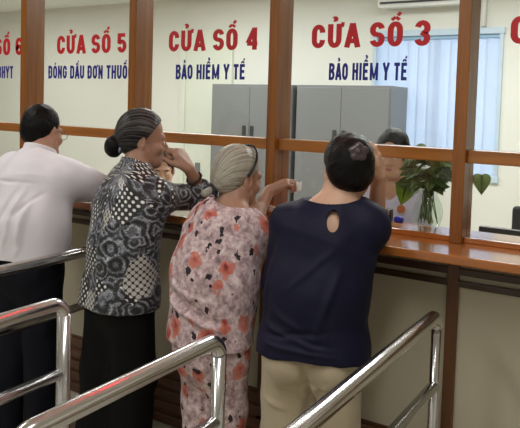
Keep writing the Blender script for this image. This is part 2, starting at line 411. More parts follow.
for k in range(5):
    a = 2*math.pi*k/5; c_, s_ = math.cos(a), math.sin(a)
    lg = MB().tube([(.22, 1.66, .10), (.22+.26*c_, 1.66+.26*s_, .065)], .018).build('leg', M['black_plastic'], oc)
    MB().tube([(.22+.26*c_-.012*s_, 1.66+.26*s_+.012*c_, .03), (.22+.26*c_+.012*s_, 1.66+.26*s_-.012*c_, .03)], .03).build('caster', M['black_plastic'], lg)

# ------------------------------------------------------------------ glass vase with pothos on the inner counter
VX, VY, VZ = -.165, .245, 1.0909
vz = empty('glass_vase', (VX, VY, VZ), 'round glass vase of water and stems beside the right post', 'vase')
prof = [(.001, .002), (.040, .002), (.054, .02), (.063, .055), (.064, .08), (.057, .11), (.044, .135), (.038, .15), (.043, .165)]
MB().lathe(prof, (VX, VY, VZ)).build('vessel', M['vaseglass'], vz)
def leaf_mesh(bm, base, d, nrm, size, curl=.2):
    d = Vector(d).normalized(); nrm = Vector(nrm); nrm = (nrm-d*nrm.dot(d)).normalized(); s = d.cross(nrm)
    prof = [(0, .0), (-.06, .22), (.04, .40), (.25, .46), (.5, .38), (.75, .2), (1, 0)]
    mid = [Vector(base)+d*max(t, 0)*size+nrm*(-curl*size*t*t) for t, _ in prof]
    vm = [bm.verts.new(p) for p in mid]
    for sg in (-1, 1):
        ve = [bm.verts.new(Vector(base)+d*t*size+s*sg*w_*size+nrm*(-curl*size*t*t+.14*size*w_*1.2)) for t, w_ in prof]
        for i in range(len(prof)-1):
            try: bm.faces.new((vm[i], vm[i+1], ve[i+1], ve[i])).smooth = True
            except Exception: pass
def leaf_mat(name, c0, c1):
    m = NT(name); n = m.noise(m.obj(), 30, 4, .6)
    m.set(Base_Color=m.ramp(n, [(.35, c0), (.7, c1)]), Roughness=.35)
    m.b.inputs['Subsurface Weight'].default_value = .0; return m.m
LM = [leaf_mat('dark_green_leaf', srgb(66, 98, 50), srgb(122, 154, 84)), leaf_mat('light_green_leaf', srgb(96, 140, 40), srgb(140, 176, 70)), leaf_mat('mid_green_leaf', srgb(92, 124, 70), srgb(146, 172, 116))]
pl = empty('pothos_plant', (VX, VY, VZ+.02), 'leafy green pothos cutting standing in the glass vase', 'plant')
random.seed(11)
rnd = random.uniform
def stem(tip, mid): 
    b = MB(); p0 = Vector((VX+rnd(-.036, .036), VY+rnd(-.036, .036), VZ+.02+rnd(0, .02))); p1 = Vector((VX+rnd(-.02, .02), VY+rnd(-.02, .02), VZ+.17))
    P = [p0, p1, Vector(mid), Vector(tip)]
    pts = []
    for i in range(13):
        t = i/12*3; k = min(int(t), 2); u_ = t-k
        pts.append(P[k].lerp(P[k+1], u_))
    b.tube(pts, .0024, 6); return b.build('stem', LM[2], pl)
leaves = [((-.085, -.02, .03), (-.25, -.3, -1), .105, 1), ((.215, .02, .085), (.15, -.5, -1), .085, 1)]
for k in range(64):
    a = rnd(0, 2*math.pi); r_ = rnd(.01, .07); hz = rnd(.015, .20)*(1-.2*r_/.07)
    leaves.append(((r_*math.cos(a), .75*r_*math.sin(a)-.01, hz), (math.cos(a)+rnd(-.5, .5), .6*math.sin(a)-.45+rnd(-.3, .3), rnd(-1.1, .1)), rnd(.06, .088), random.choice((0, 0, 2, 0, 2))))
for off, d, sz, mi in leaves:
    tip = Vector((VX, VY, VZ+.165))+Vector(off); mid = Vector((VX, VY, VZ+.17)).lerp(tip, .5)+Vector((0, 0, .02))
    if len(pl.children) % 3 < 2 and len([c for c in pl.children if c.name.startswith('stem')]) < 20: stem(tip, mid)
    bm = bmesh.new(); leaf_mesh(bm, tip, d, (rnd(-.3, .3), -.8+rnd(-.3, .3), .7), sz, rnd(.1, .4))
    me = bpy.data.meshes.new('leaf'); bm.to_mesh(me); bm.free()
    ob = link('leaf', me, LM[mi], pl); me.transform(parent_world(pl).inverted())
    ss = ob.modifiers.new('sub', 'SUBSURF'); ss.levels = ss.render_levels = 2
# small things on the inner counter
st_ = empty('card_reader', (-.365, .30, 1.0909), 'small black card reader on the inner counter by the navy woman', 'card reader')
MB().box(-.385, .28, 1.0909, -.345, .32, 1.15, .006).build('case', M['black_plastic'], st_)
MB().box(-.380, .277, 1.125, -.350, .281, 1.145).build('display', M['grey_plastic'], st_)
sb = MB().box(-.335, .29, 1.0909, -.295, .325, 1.118, .010, 3).build('ink_pad', M['bluepl']); tag(sb, 'small bright blue pad on the inner counter beside the card reader', 'ink pad')
def sheet(name, pts, label, parent=None):
    bm = bmesh.new(); n = 8; A, B, C, D = [Vector(p) for p in pts]; g = []
    for i in range(n+1):
        g.append([bm.verts.new(A.lerp(B, i/n).lerp(D.lerp(C, i/n), j/n)+Vector((0, 0, .004*math.sin(i*.9)*math.cos(j*.7)))) for j in range(n+1)])
    for i in range(n):
        for j in range(n): bm.faces.new((g[i][j], g[i+1][j], g[i+1][j+1], g[i][j+1])).smooth = True
    me = bpy.data.meshes.new(name); bm.to_mesh(me); bm.free(); o = link(name, me, M['paper'])
    so = o.modifiers.new('t', 'SOLIDIFY'); so.thickness = .0008
    return tag(o, label, 'paper')
sheet('paper_sheet', [(-.70, -.16, 1.096), (-.60, -.15, 1.096), (-.61, -.03, 1.096), (-.72, -.04, 1.096)], 'white paper sheet lying on the counter under the grey-haired woman\'s arm')

# ------------------------------------------------------------------ stainless queue rails
def queue_rail(x, y_end, y_start, ztop, label, rv=.020, rb=.024):
    q = empty('queue_rail', (x, y_start, 0), label, 'railing', 'stainless steel queue rails')
    zt = ztop; er = .055
    pts = [(x, y_start, 0.012), (x, y_start, .4), (x, y_start, zt-er)]
    pts += arc((x, y_start+er, zt-er), er, math.pi, math.pi/2, (0, 1, 0), (0, 0, 1))[1:]
    pts += [Vector((x, y_start+(y_end-y_start)*t, zt)) for t in (.2, .35, .5, .65, .8)]
    a2 = arc((x, y_end-er, zt-er), er, math.pi/2, 0, (0, 1, 0), (0, 0, 1))
    pts += a2
    b = MB().tube(pts[3:-1], rb, 20); b.build('top_rail', M['steel'], q)
    for y in (y_start, y_end):
        p = MB().tube([(x, y, .0), (x, y, zt-er+.012)], rv, 16).build('post', M['steel'], q)
        MB().lathe([(.0, .0), (.05, .0), (.05, .008), (.03, .014), (rv, .018)], (x, y, 0), 24).build('foot_flange', M['steel'], p)
    MB().tube([(x, y_start, .65), (x, y_end, .65)], .019, 16).build('lower_rail', M['steel'], q)
queue_rail(.06, -.322, -1.75, .9, 'stainless steel queue rail nearest the camera, right of the woman in navy', .0175)
queue_rail(-.406, -.96, -1.70, .9, 'stainless steel queue rail in front of the floral woman\'s legs', .0225)
queue_rail(-1.048, -.985, -1.75, .9, 'stainless steel queue rail at the left, in front of the trousered man', .025)
queue_rail(-1.564, -.34, -1.75, .9, 'stainless steel queue rail farthest left, passing beside the man\'s waist')

# ------------------------------------------------------------------ people: signed-distance bodies polygonised with surface nets
def V3(*a): return np.array(a, float)
def nrm(v): v = np.asarray(v, float); return v/np.linalg.norm(v)
_rs = np.random.RandomState(5); _PERM = _rs.rand(32, 32, 32)
def vnoise(p):
    i = np.floor(p).astype(int); f = p-i; f = f*f*(3-2*f); out = 0
    for dx in (0, 1):
        for dy in (0, 1):
            for dz in (0, 1):
                wgt = (f[:, 0] if dx else 1-f[:, 0])*(f[:, 1] if dy else 1-f[:, 1])*(f[:, 2] if dz else 1-f[:, 2])
                out = out+wgt*_PERM[(i[:, 0]+dx) % 32, (i[:, 1]+dy) % 32, (i[:, 2]+dz) % 32]
    return out*2-1
def surface_nets(F, o, h):
    Sg = F < 0; nx, ny, nz = F.shape
    c = np.zeros((nx-1, ny-1, nz-1), np.uint8)
    for a in (0, 1):
        for b in (0, 1):
            for d in (0, 1): c += Sg[a:nx-1+a, b:ny-1+b, d:nz-1+d]
    act = (c > 0) & (c < 8); ijk = np.argwhere(act); n = len(ijk)
    vid = np.full(act.shape, -1, np.int32); vid[act] = np.arange(n)
    pos = np.zeros((n, 3)); cnt = np.zeros(n)
    I, J, K = ijk.T
    for ax in range(3):
        for a in (0, 1):
            for b in (0, 1):
                off = [0, 0, 0]; oth = [q for q in range(3) if q != ax]; off[oth[0]] = a; off[oth[1]] = b
                f0 = F[I+off[0], J+off[1], K+off[2]]; o2 = list(off); o2[ax] = 1
                f1 = F[I+o2[0], J+o2[1], K+o2[2]]
                m = (f0 < 0) != (f1 < 0); t = np.where(m, f0/np.where(m, f0-f1, 1), 0)
                q = np.zeros((n, 3)); q[:, oth[0]] = a; q[:, oth[1]] = b; q[:, ax] = t
                pos += q*m[:, None]; cnt += m
    verts = (ijk+pos/cnt[:, None])*h+o
    quads = []
    for ax in range(3):
        sl0 = [slice(1, -1)]*3; sl1 = [slice(1, -1)]*3; sl0[ax] = slice(0, -1); sl1[ax] = slice(1, None)
        A = Sg[tuple(sl0)]; B = Sg[tuple(sl1)]
        e = np.argwhere(A != B)
        if not len(e): continue
        flip = A[tuple(e.T)]
        base = e.copy()
        for q in range(3):
            if q != ax: base[:, q] += 1
        u, v = [(1, 2), (2, 0), (0, 1)][ax]
        def g(du, dv):
            x = base.copy(); x[:, u] -= du; x[:, v] -= dv; return vid[tuple(x.T)]
        qd = np.stack([g(1, 1), g(0, 1), g(0, 0), g(1, 0)], 1)
        qd[~flip] = qd[~flip][:, ::-1]
        quads.append(qd)
    q = np.concatenate(quads); return verts, q[(q >= 0).all(1)]
class Sdf:
    def __init__(s): s.p = []; s.cuts = []
    # tapered capsule; q squashes it along direction f
    def cap(s, a, b, ra, rb, k=.02, q=1., f=None, sub=False, uv=0):
        a = np.asarray(a, float); b = np.asarray(b, float)
        if np.linalg.norm(b-a) < 1e-6: b = a+V3(0, 0, 1e-4)
        s.p.append(('c', a, b, ra, rb, k, q, None if f is None else nrm(f), sub, uv)); return s
    def chain(s, pts, rs, k=.02, **kw):
        for i in range(len(pts)-1): s.cap(pts[i], pts[i+1], rs[i], rs[i+1], k, **kw)
        return s
    # chain of flattened body sections: (centre, half width, half depth)
    def loft(s, secs, f, k=.03, uv=0):
        for (a, wa, da), (b, wb, db) in zip(secs, secs[1:]): s.cap(a, b, wa, wb, k, (da/wa+db/wb)/2, f, uv=uv)
        return s
    def ell(s, c, fr, rad, k=.02, sub=False):
        s.p.append(('e', np.asarray(c, float), np.array(fr, float), np.asarray(rad, float), k, sub)); return s
    def cut(s, p, n): s.cuts.append((np.asarray(p, float), nrm(n))); return s     # removes the side the normal points to
    @staticmethod
    def dist(pr, P):
        if pr[0] == 'c':
            _, a, b, ra, rb, k, q, f, sub, uv = pr
            ab = b-a; L2 = ab@ab; rel = P-a; t = np.clip(rel@ab/L2, 0, 1)
            v = rel-t[..., None]*ab; r = ra+(rb-ra)*t; v2 = (v*v).sum(-1)
            if f is not None:
                vf = v@f; v2 = v2+vf*vf*(1/q**2-1); return (np.sqrt(v2)-r)*min(q, 1)
            return np.sqrt(v2)-r
        _, c, fr, rad, k, sub = pr
        l = (P-c)@fr.T; k0 = np.sqrt(((l/rad)**2).sum(-1)); k1 = np.sqrt(((l/rad**2)**2).sum(-1))+1e-9
        return k0*(k0-1)/k1
    @staticmethod
    def bb(pr):
        if pr[0] == 'c':
            r = max(pr[3], pr[4])*max(1, pr[6]); return np.minimum(pr[1], pr[2])-r, np.maximum(pr[1], pr[2])+r
        r = (np.abs(pr[2].T)@pr[3]); return pr[1]-r, pr[1]+r
    def grid(s, h):
        lo = np.min([s.bb(p)[0] for p in s.p if not s.is_sub(p)], 0)-4*h; hi = np.max([s.bb(p)[1] for p in s.p if not s.is_sub(p)], 0)+4*h
        n = np.ceil((hi-lo)/h).astype(int)+1; F = np.full(n, .06, np.float32)
        for p in s.p:
            k = p[5] if p[0] == 'c' else p[4]; sub = s.is_sub(p)
            a, b = s.bb(p); m = k+.03
            i0 = np.clip(np.floor((a-m-lo)/h).astype(int), 0, n-1); i1 = np.clip(np.ceil((b+m-lo)/h).astype(int)+1, 1, n)
            if (i1 <= i0).any(): continue
            ax = [lo[q]+np.arange(i0[q], i1[q])*h for q in range(3)]
            P = np.stack(np.meshgrid(*ax, indexing='ij'), -1)
            d = s.dist(p, P).astype(np.float32); sl = tuple(slice(i0[q], i1[q]) for q in range(3)); G = F[sl]
            if sub: d = -d; hh = np.maximum(k-np.abs(G-d), 0)/k; F[sl] = np.maximum(G, d)+hh*hh*k/4
            else: hh = np.maximum(k-np.abs(G-d), 0)/k; F[sl] = np.minimum(G, d)-hh*hh*k/4
        for c, nn in s.cuts:
            ax = [lo[q]+np.arange(n[q])*h for q in range(3)]
            d = ((ax[0]-c[0])*nn[0])[:, None, None]+((ax[1]-c[1])*nn[1])[None, :, None]+((ax[2]-c[2])*nn[2])[None, None, :]
            F = np.maximum(F, d.astype(np.float32))
        F[0] = F[-1] = .06; F[:, 0] = F[:, -1] = .06; F[:, :, 0] = F[:, :, -1] = .06
        return F, lo
    @staticmethod
    def is_sub(p): return p[8] if p[0] == 'c' else p[5]
    def mesh(s, name, h, mat, parent=None, disp=None, uvfn=None, smooth=0):
        F, lo = s.grid(h); v, q = surface_nets(F, lo, h)
        if smooth:
            e = np.concatenate([q[:, [0, 1]], q[:, [1, 2]], q[:, [2, 3]], q[:, [3, 0]]])
            for _ in range(smooth):
                acc_ = np.zeros_like(v); cn = np.zeros(len(v)); np.add.at(acc_, e[:, 0], v[e[:, 1]]); np.add.at(acc_, e[:, 1], v[e[:, 0]])
                np.add.at(cn, e[:, 0], 1); np.add.at(cn, e[:, 1], 1); v = v*.5+.5*acc_/cn[:, None]
        if disp is not None:
            fn = np.cross(v[q[:, 2]]-v[q[:, 0]], v[q[:, 3]]-v[q[:, 1]]); N = np.zeros_like(v)
            for c in range(4): np.add.at(N, q[:, c], fn)
            N /= np.linalg.norm(N, axis=1)[:, None]+1e-12
            v = v+N*disp(v)[:, None]
        uv = None
        if uvfn is not None: uv = uvfn(v, s)
        org = V3(0, 0, 0) if parent is None else V3(*parent_world(parent).translation)
        me = bpy.data.meshes.new(name); me.vertices.add(len(v)); me.vertices.foreach_set('co', (v-org).astype(np.float32).ravel())
        me.loops.add(q.size); me.loops.foreach_set('vertex_index', q.astype(np.int32).ravel())
        me.polygons.add(len(q)); me.polygons.foreach_set('loop_start', np.arange(0, q.size, 4, dtype=np.int32))
        try: me.polygons.foreach_set('loop_total', np.full(len(q), 4, np.int32))
        except Exception: pass
        me.update(calc_edges=True); me.polygons.foreach_set('use_smooth', np.ones(len(q), bool))
        if uv is not None:
            at = me.attributes.new('weave', 'FLOAT_VECTOR', 'POINT'); at.data.foreach_set('vector', uv.astype(np.float32).ravel())
        return link(name, me, mat, parent)
def cloth_uv(v, s):          # unrolled garment coordinates, so that a print runs along torso, sleeves and legs
    best = np.full(len(v), 9.); uv = np.zeros((len(v), 3))
    for pr in s.p:
        if pr[0] != 'c' or pr[8] or not pr[9]: continue
        d = s.dist(pr, v); m = d < best; best = np.where(m, d, best)
        a, b = pr[1], pr[2]; ax = nrm(b-a)
        if abs(ax[2]) > .6:
            ang = np.arctan2(v[:, 0]-a[0]-(b-a)[0]*np.clip((v[:, 2]-a[2])/((b-a)[2]+1e-9), 0, 1), v[:, 1]-a[1])
            u = ang*.15+pr[9]; w_ = v[:, 2]
        else:
            e1 = nrm(np.cross(ax, V3(.1, .2, 1))); e2 = np.cross(ax, e1); rel = v-a
            u = np.arctan2(rel@e1, rel@e2)*.065+pr[9]; w_ = rel@ax
        uv[m] = np.stack([u, w_, 0*u], 1)[m]
    return uv
def folds(amp, fr, seed=0, drape=None):
    def f(v):
        d = amp*vnoise(v*np.array(fr)+seed)+.4*amp*vnoise(v*np.array(fr)*2.3+seed+7)
        return d
    return f
def creased(base, lines, back=None):
    # folds of cloth: each line is (x0, z0, x1, z1, half width, height) on the side of the garment that faces the hall
    def f(v):
        d = base(v)
        for x0, z0, x1, z1, wd, am in lines:
            a = V3(x0, z0); ab = V3(x1-x0, z1-z0); r = v[:, [0, 2]]-a; t = np.clip(r@ab/(ab@ab), 0, 1)
            dd = np.linalg.norm(r-t[:, None]*ab+.010*vnoise(v*16)[:, None], axis=1)
            m = 1/(1+np.exp((v[:, 1]-(back if back is not None else -.42))*60))
            d = d+am*np.exp(-(dd/wd)**2)*m*np.sin(np.pi*np.clip(t*.9+.05, 0, 1))
        return d
    return f
def frame(yaw_deg, pitch_deg=0, roll_deg=0):
    y, p, r = map(math.radians, (yaw_deg, pitch_deg, roll_deg))
    f = V3(math.sin(y)*math.cos(p), math.cos(y)*math.cos(p), math.sin(p)); rt_ = V3(math.cos(y), -math.sin(y), 0); u = np.cross(rt_, f)
    r2 = math.cos(r)*rt_-math.sin(r)*u; u2 = math.sin(r)*rt_+math.cos(r)*u
    return r2, f, u2          # right, forward, up
class Head:
    def __init__(s, c, yaw, pitch=0, roll=0, sc=1.0): s.c = np.asarray(c, float); s.r, s.f, s.u = frame(yaw, pitch, roll); s.s = sc; s.fr = np.stack([s.r, s.f, s.u])
    def P(s, r, f, u): return s.c+s.s*(s.r*r+s.f*f+s.u*u)
    def skin(s, B, old=False):
        k = s.s
        B.ell(s.P(0, -.012, .03), s.fr, np.array([.074, .092, .086])*k, .02)
        B.ell(s.P(0, .036, -.045), s.fr, np.array([.056, .058, .082])*k, .025)
        B.cap(s.P(-.02, .066, -.102), s.P(.02, .066, -.102), .020*k, .020*k, .03)
        for q in (-1, 1):
            B.cap(s.P(.058*q, .0, -.06), s.P(.03*q, .055, -.098), .016*k, .014*k, .03)
            B.ell(s.P(.040*q, .066, -.038), s.fr, np.array([.022, .018, .020])*k, .02)
        B.cap(s.P(-.034, .080, .010), s.P(.034, .080, .010), .012*k, .012*k, .015)
        for q in (-1, 1): B.ell(s.P(.031*q, .101, -.013), s.fr, np.array([.019, .014, .012])*k, .010, sub=True)
        for q in (-1, 1): B.ell(s.P(.031*q, .079, -.014), s.fr, np.array([.015, .013, .010])*k, .006)
        B.cap(s.P(0, .088, -.004), s.P(0, .108, -.042), .007*k, .011*k, .012)
        for q in (-1, 1): B.cap(s.P(.011*q, .098, -.046), s.P(.012*q, .094, -.046), .008*k, .008*k, .006)
        B.cap(s.P(-.018, .089, -.070), s.P(.018, .089, -.070), .0055*k, .0055*k, .008)
        B.cap(s.P(-.015, .088, -.080), s.P(.015, .088, -.080), .006*k, .006*k, .008)
        B.cap(s.P(-.022, .098, -.0748), s.P(.022, .098, -.0748), .003*k, .003*k, .004, sub=True)
        for q in (-1, 1):
            e = nrm(s.r*q*.9-s.f*.35)
            efr = np.stack([e, np.cross(s.u, e), s.u])
            B.ell(s.P(.077*q, -.012, -.018), efr, np.array([.008, .020, .031])*k, .008)
            B.ell(s.P(.087*q, -.008, -.014), efr, np.array([.007, .010, .016])*k, .005, sub=True)
            B.cap(s.P(.076*q, -.002, -.042), s.P(.074*q, -.0, -.046), .008*k, .007*k, .006)
        return B
    def eyes(s, parent):
        for q in (-1, 1):
            bm = bmesh.new(); bmesh.ops.create_uvsphere(bm, u_segments=16, v_segments=10, radius=.0118*s.s)
            mt = Matrix(((s.r[0], s.u[0], s.f[0], 0), (s.r[1], s.u[1], s.f[1], 0), (s.r[2], s.u[2], s.f[2], 0), (0, 0, 0, 1)))
            bm.transform(mt)
            for f_ in bm.faces:
                f_.smooth = True; c = V3(*f_.calc_center_median()); f_.material_index = 1 if nrm(c)@s.f > .90 else 0
            bmesh.ops.translate(bm, verts=bm.verts, vec=Vector(s.P(.031*q, .0805, -.0135))-Vector(parent_world(parent).translation))
            me = bpy.data.meshes.new('eye'); bm.to_mesh(me); bm.free(); link('eye', me, [M['eyewhite'], M['iris']], parent)
def hand(B, W, d, palm, right=True, curl=(.5, .55, .6, .65), sc=1.0, thumb=.5, spread=.1):
    d = nrm(d); palm = np.asarray(palm, float); palm = nrm(palm-d*(palm@d)); t = np.cross(d, palm)*(1 if right else -1)
    W = np.asarray(W, float); S_ = sc
    mc = []
    for i, (lat, ln) in enumerate(((.029, .088), (.010, .092), (-.010, .088), (-.027, .080))):
        p = W+d*ln*S_+t*lat*S_-palm*.004*S_*(1 if i in (1, 2) else 0); mc.append(p)
        B.cap(W+t*lat*.55*S_+d*.01, p, .014*S_, .0105*S_, .016)
    B.cap(W+t*.012*S_+d*.02*S_, mc[0]-d*.02*S_, .015*S_, .012*S_, .015); B.cap(W-t*.012*S_+d*.02*S_+palm*.004, mc[3]-d*.02*S_+palm*.004, .014*S_, .011*S_, .015)
    LN = (.070, .078, .072, .056)
    for i, p in enumerate(mc):
        a = curl[i]*.6; lat = (.5-i/3)*spread*2; pr = p
        for j, fr_ in enumerate((.45, .31, .24)):
            dd = nrm(d*math.cos(a)+palm*math.sin(a)+t*lat*math.cos(a)); nx = pr+dd*LN[i]*fr_*S_
            B.cap(pr, nx, (.0092-.0009*j-.0006*(i == 3))*S_, (.0085-.0010*j-.0006*(i == 3))*S_, .003)
            pr = nx; a += curl[i]*(1.25 if j == 0 else .8)
    b0 = W+d*.022*S_+t*.022*S_+palm*.006*S_; b1 = b0+nrm(d*.7+t*.65+palm*.35*thumb)*.040*S_; b2 = b1+nrm(d*.85+t*.35*(1-thumb)+palm*.5*thumb)*.032*S_; b3 = b2+nrm(d*.9-t*.1+palm*.6*thumb)*.024*S_
    B.cap(b0, b1, .014*S_, .0115*S_, .012); B.cap(b1, b2, .0105*S_, .0092*S_, .004); B.cap(b2, b3, .0092*S_, .0078*S_, .003)
    return mc
def skin_mat(name, c0, c1, rough=.5):
    m = NT(name); n = m.noise(m.obj(), 22, 4, .6)
    m.set(Base_Color=m.mix(n, c0, c1), Roughness=rough); m.b.inputs['Subsurface Weight'].default_value = .12
    m.b.inputs['Subsurface Radius'].default_value = (.02, .008, .004); m.b.inputs['Subsurface Scale'].default_value = .3
    m.bump(m.noise(m.obj(), 160, 2), .0008, .3); return m.m
M['skin_man'] = skin_mat('tan_skin', srgb(172, 128, 104), srgb(196, 152, 126))
M['skin_old'] = skin_mat('aged_tan_skin', srgb(154, 114, 94), srgb(184, 142, 118))
M['skin_pale'] = skin_mat('light_skin', srgb(200, 156, 128), srgb(220, 178, 150))
M['eyewhite'] = plain('eye_white', srgb(230, 226, 218), .2, var=.01); M['iris'] = plain('dark_brown_iris', srgb(34, 22, 16), .15)
def hair_mat(name, c0, c1, c2, rough=.36, front=0):
    m = NT(name); v = m.attr('weave', (1, 1, 1)); n = m.noise(v, 1, 4, .7); n2 = m.noise(m.attr('weave', (2.6, 1, 1)), 1.0, 2)
    t = m.math('MULTIPLY_ADD', n2, .45, m.math('MULTIPLY', n, .6))
    if front:      # greyer strands towards the temples
        sp = m.n('ShaderNodeSeparateXYZ'); m.l(m.attr('weave'), sp.inputs[0]); t = m.math('ADD', t, m.math('MULTIPLY', m.math('MAXIMUM', m.math('SUBTRACT', sp.outputs[2], .50), 0), front))
    m.set(Base_Color=m.ramp(t, [(.34, c0), (.52, c1), (.72, c2)]), Roughness=rough); m.b.inputs['Specular IOR Level'].default_value = .16; m.bump(n, .004, .6); return m.m
M['hair_black'] = hair_mat('black_hair', srgb(6, 5, 6), srgb(10, 9, 10), srgb(26, 24, 25))
M['hair_salt'] = hair_mat('greying_black_hair', srgb(14, 13, 14), srgb(34, 32, 33), srgb(128, 124, 122), front=.28)
M['hair_grey'] = hair_mat('silver_grey_hair', srgb(104, 98, 88), srgb(164, 158, 144), srgb(206, 202, 188))
def hair_uv(c, axis, freq=34, lf=5):       # strands run from the knot out over the skull
    c = np.asarray(c, float); axis = nrm(axis); e1 = nrm(np.cross(axis, V3(.3, .1, 1))); e2 = np.cross(axis, e1)
    def f(v, s):
        rel = v-c; a = np.arctan2(rel@e1, rel@e2); r = np.linalg.norm(rel, axis=1)
        return np.stack([np.cos(a)*freq*.35, np.sin(a)*freq*.35, r*lf], 1)
    return f
def cloth_mat(name, col, rough=.75, var=.12, sheen=.2, fine=.0006):
    m = NT(name); v = m.obj(); n = m.noise(v, 7, 3); wv = m.noise(m.obj(), 420, 2)
    m.set(Base_Color=m.mix(n, tuple(c*(1-var) for c in col[:3])+(1,), tuple(min(1, c*(1+var)) for c in col[:3])+(1,)), Roughness=rough)
    m.b.inputs['Sheen Weight'].default_value = sheen; m.b.inputs['Specular IOR Level'].default_value = .18; m.bump(wv, fine, .4); return m.m
M['shirt_white'] = cloth_mat('white_cotton_shirt', srgb(232, 228, 234), var=.03)
M['trouser_navy'] = cloth_mat('dark_navy_trousers', srgb(15, 16, 26), sheen=.0)
M['trouser_black'] = cloth_mat('black_trousers', srgb(9, 9, 11), sheen=.0)
M['trouser_beige'] = cloth_mat('beige_trousers', srgb(190, 176, 150), var=.05)
M['shirt_navy'] = cloth_mat('navy_jersey', srgb(22, 23, 46), .6, sheen=.0)
M['uniform'] = cloth_mat('white_uniform', srgb(214, 214, 242), var=.03)
M['shoe'] = plain('dark_leather', srgb(30, 26, 24), .4)
def paisley():
    m = NT('black_and_grey_paisley_print'); uv = m.attr('weave')
    big = m.vor(uv, 8.5, .9); pick = m.n('ShaderNodeSeparateColor'); m.l(big.outputs['Color'], pick.inputs[0])
    # swirling rings
    n = m.noise(uv, 30, 4, .6); wn = m.n('ShaderNodeVectorMath', operation='MULTIPLY_ADD')
    cmb = m.n('ShaderNodeCombineXYZ'); m.l(n, cmb.inputs[0]); m.l(n, cmb.inputs[1]); m.l(cmb.outputs[0], wn.inputs[0]); wn.inputs[1].default_value = (.030, .036, 0); m.l(uv, wn.inputs[2])
    sw = m.vor(wn.outputs[0], 12, .9); ring = m.math('SINE', m.math('MULTIPLY', sw.outputs['Distance'], 27.0))
    fine = m.noise(uv, 160, 3, .7); mott = m.noise(uv, 20, 3, .6)
    g = m.math('ADD', m.math('MULTIPLY_ADD', ring, .17, m.math('MULTIPLY', fine, .70)), m.math('MULTIPLY', m.math('SUBTRACT', mott, .5), .55))
    swc = m.ramp(g, [(.24, srgb(24, 25, 29)), (.44, srgb(84, 88, 96)), (.72, srgb(204, 208, 218))])
    # white polka dots on black (rows offset by a 45 degree turn)
    def dots(freq, rad, base, dotc):
        mp = m.n('ShaderNodeMapping'); mp.inputs['Rotation'].default_value = (0, 0, R(45)); mp.inputs['Scale'].default_value = (freq, freq, freq); m.l(uv, mp.inputs[0])
        fr_ = m.n('ShaderNodeVectorMath', operation='FRACTION'); m.l(mp.outputs[0], fr_.inputs[0])
        ds = m.n('ShaderNodeVectorMath', operation='DISTANCE'); m.l(fr_.outputs[0], ds.inputs[0]); ds.inputs[1].default_value = (.5, .5, 0)
        mul = m.n('ShaderNodeVectorMath', operation='MULTIPLY'); m.l(fr_.outputs[0], mul.inputs[0]); mul.inputs[1].default_value = (1, 1, 0); m.l(mul.outputs[0], ds.inputs[0])
        return m.mix(m.math('LESS_THAN', ds.outputs['Value'], rad), base, dotc)
    d1 = dots(44, .28, srgb(14, 14, 16), srgb(226, 226, 224)); d2 = dots(52, .46, srgb(26, 27, 30), srgb(188, 186, 180))
    c = m.mix(m.math('GREATER_THAN', pick.outputs[0], .76), swc, d1); c = m.mix(m.math('LESS_THAN', pick.outputs[0], .09), c, d2)
    m.set(Base_Color=c, Roughness=.42); m.b.inputs['Sheen Weight'].default_value = .1; return m.m
M['paisley'] = paisley()
def floral():
    m = NT('pale_pink_floral_print'); uv = m.obj((1, 1, .85)); n = m.noise(uv, 26, 3, .6)
    cmb = m.n('ShaderNodeCombineXYZ'); n2 = m.noise(m.obj((1, 1.3, 1)), 33, 3, .6); m.l(n, cmb.inputs[0]); m.l(n2, cmb.inputs[1]); m.l(n2, cmb.inputs[2])
    wn = m.n('ShaderNodeVectorMath', operation='MULTIPLY_ADD'); m.l(cmb.outputs[0], wn.inputs[0]); wn.inputs[1].default_value = (.045, .045, .045); m.l(uv, wn.inputs[2])
    base = m.ramp(m.noise(uv, 42, 4, .65), [(.36, srgb(146, 122, 126)), (.5, srgb(196, 170, 172)), (.66, srgb(228, 210, 208))])
    fl = m.vor(wn.outputs[0], 12.0, .95); pk = m.n('ShaderNodeSeparateColor'); m.l(fl.outputs['Color'], pk.inputs[0])
    on = m.math('GREATER_THAN', pk.outputs[0], .18); lim = m.math('MULTIPLY_ADD', pk.outputs[1], .14, .30)
    msk = m.math('MULTIPLY', on, m.math('LESS_THAN', fl.outputs['Distance'], lim))
    pet = m.ramp(m.math('ADD', fl.outputs['Distance'], m.math('MULTIPLY', m.math('SUBTRACT', n2, .5), .5)), [(.05, srgb(130, 48, 42)), (.16, srgb(182, 92, 80)), (.40, srgb(206, 136, 122))])
    c = m.mix(msk, base, pet)
    lf = m.vor(wn.outputs[0], 30, 1.0); lk = m.n('ShaderNodeSeparateColor'); m.l(lf.outputs['Color'], lk.inputs[0])
    near = m.math('LESS_THAN', fl.outputs['Distance'], .75)
    mk = m.math('MULTIPLY', m.math('MULTIPLY', near, m.math('GREATER_THAN', lk.outputs[0], .66)), m.math('LESS_THAN', m.math('ADD', lf.outputs['Distance'], m.math('MULTIPLY', m.noise(uv, 90, 2), .25)), .46))
    c = m.mix(mk, c, srgb(52, 42, 46))
    m.set(Base_Color=c, Roughness=.65); m.b.inputs['Specular IOR Level'].default_value = .25; return m.m
M['floral'] = floral()

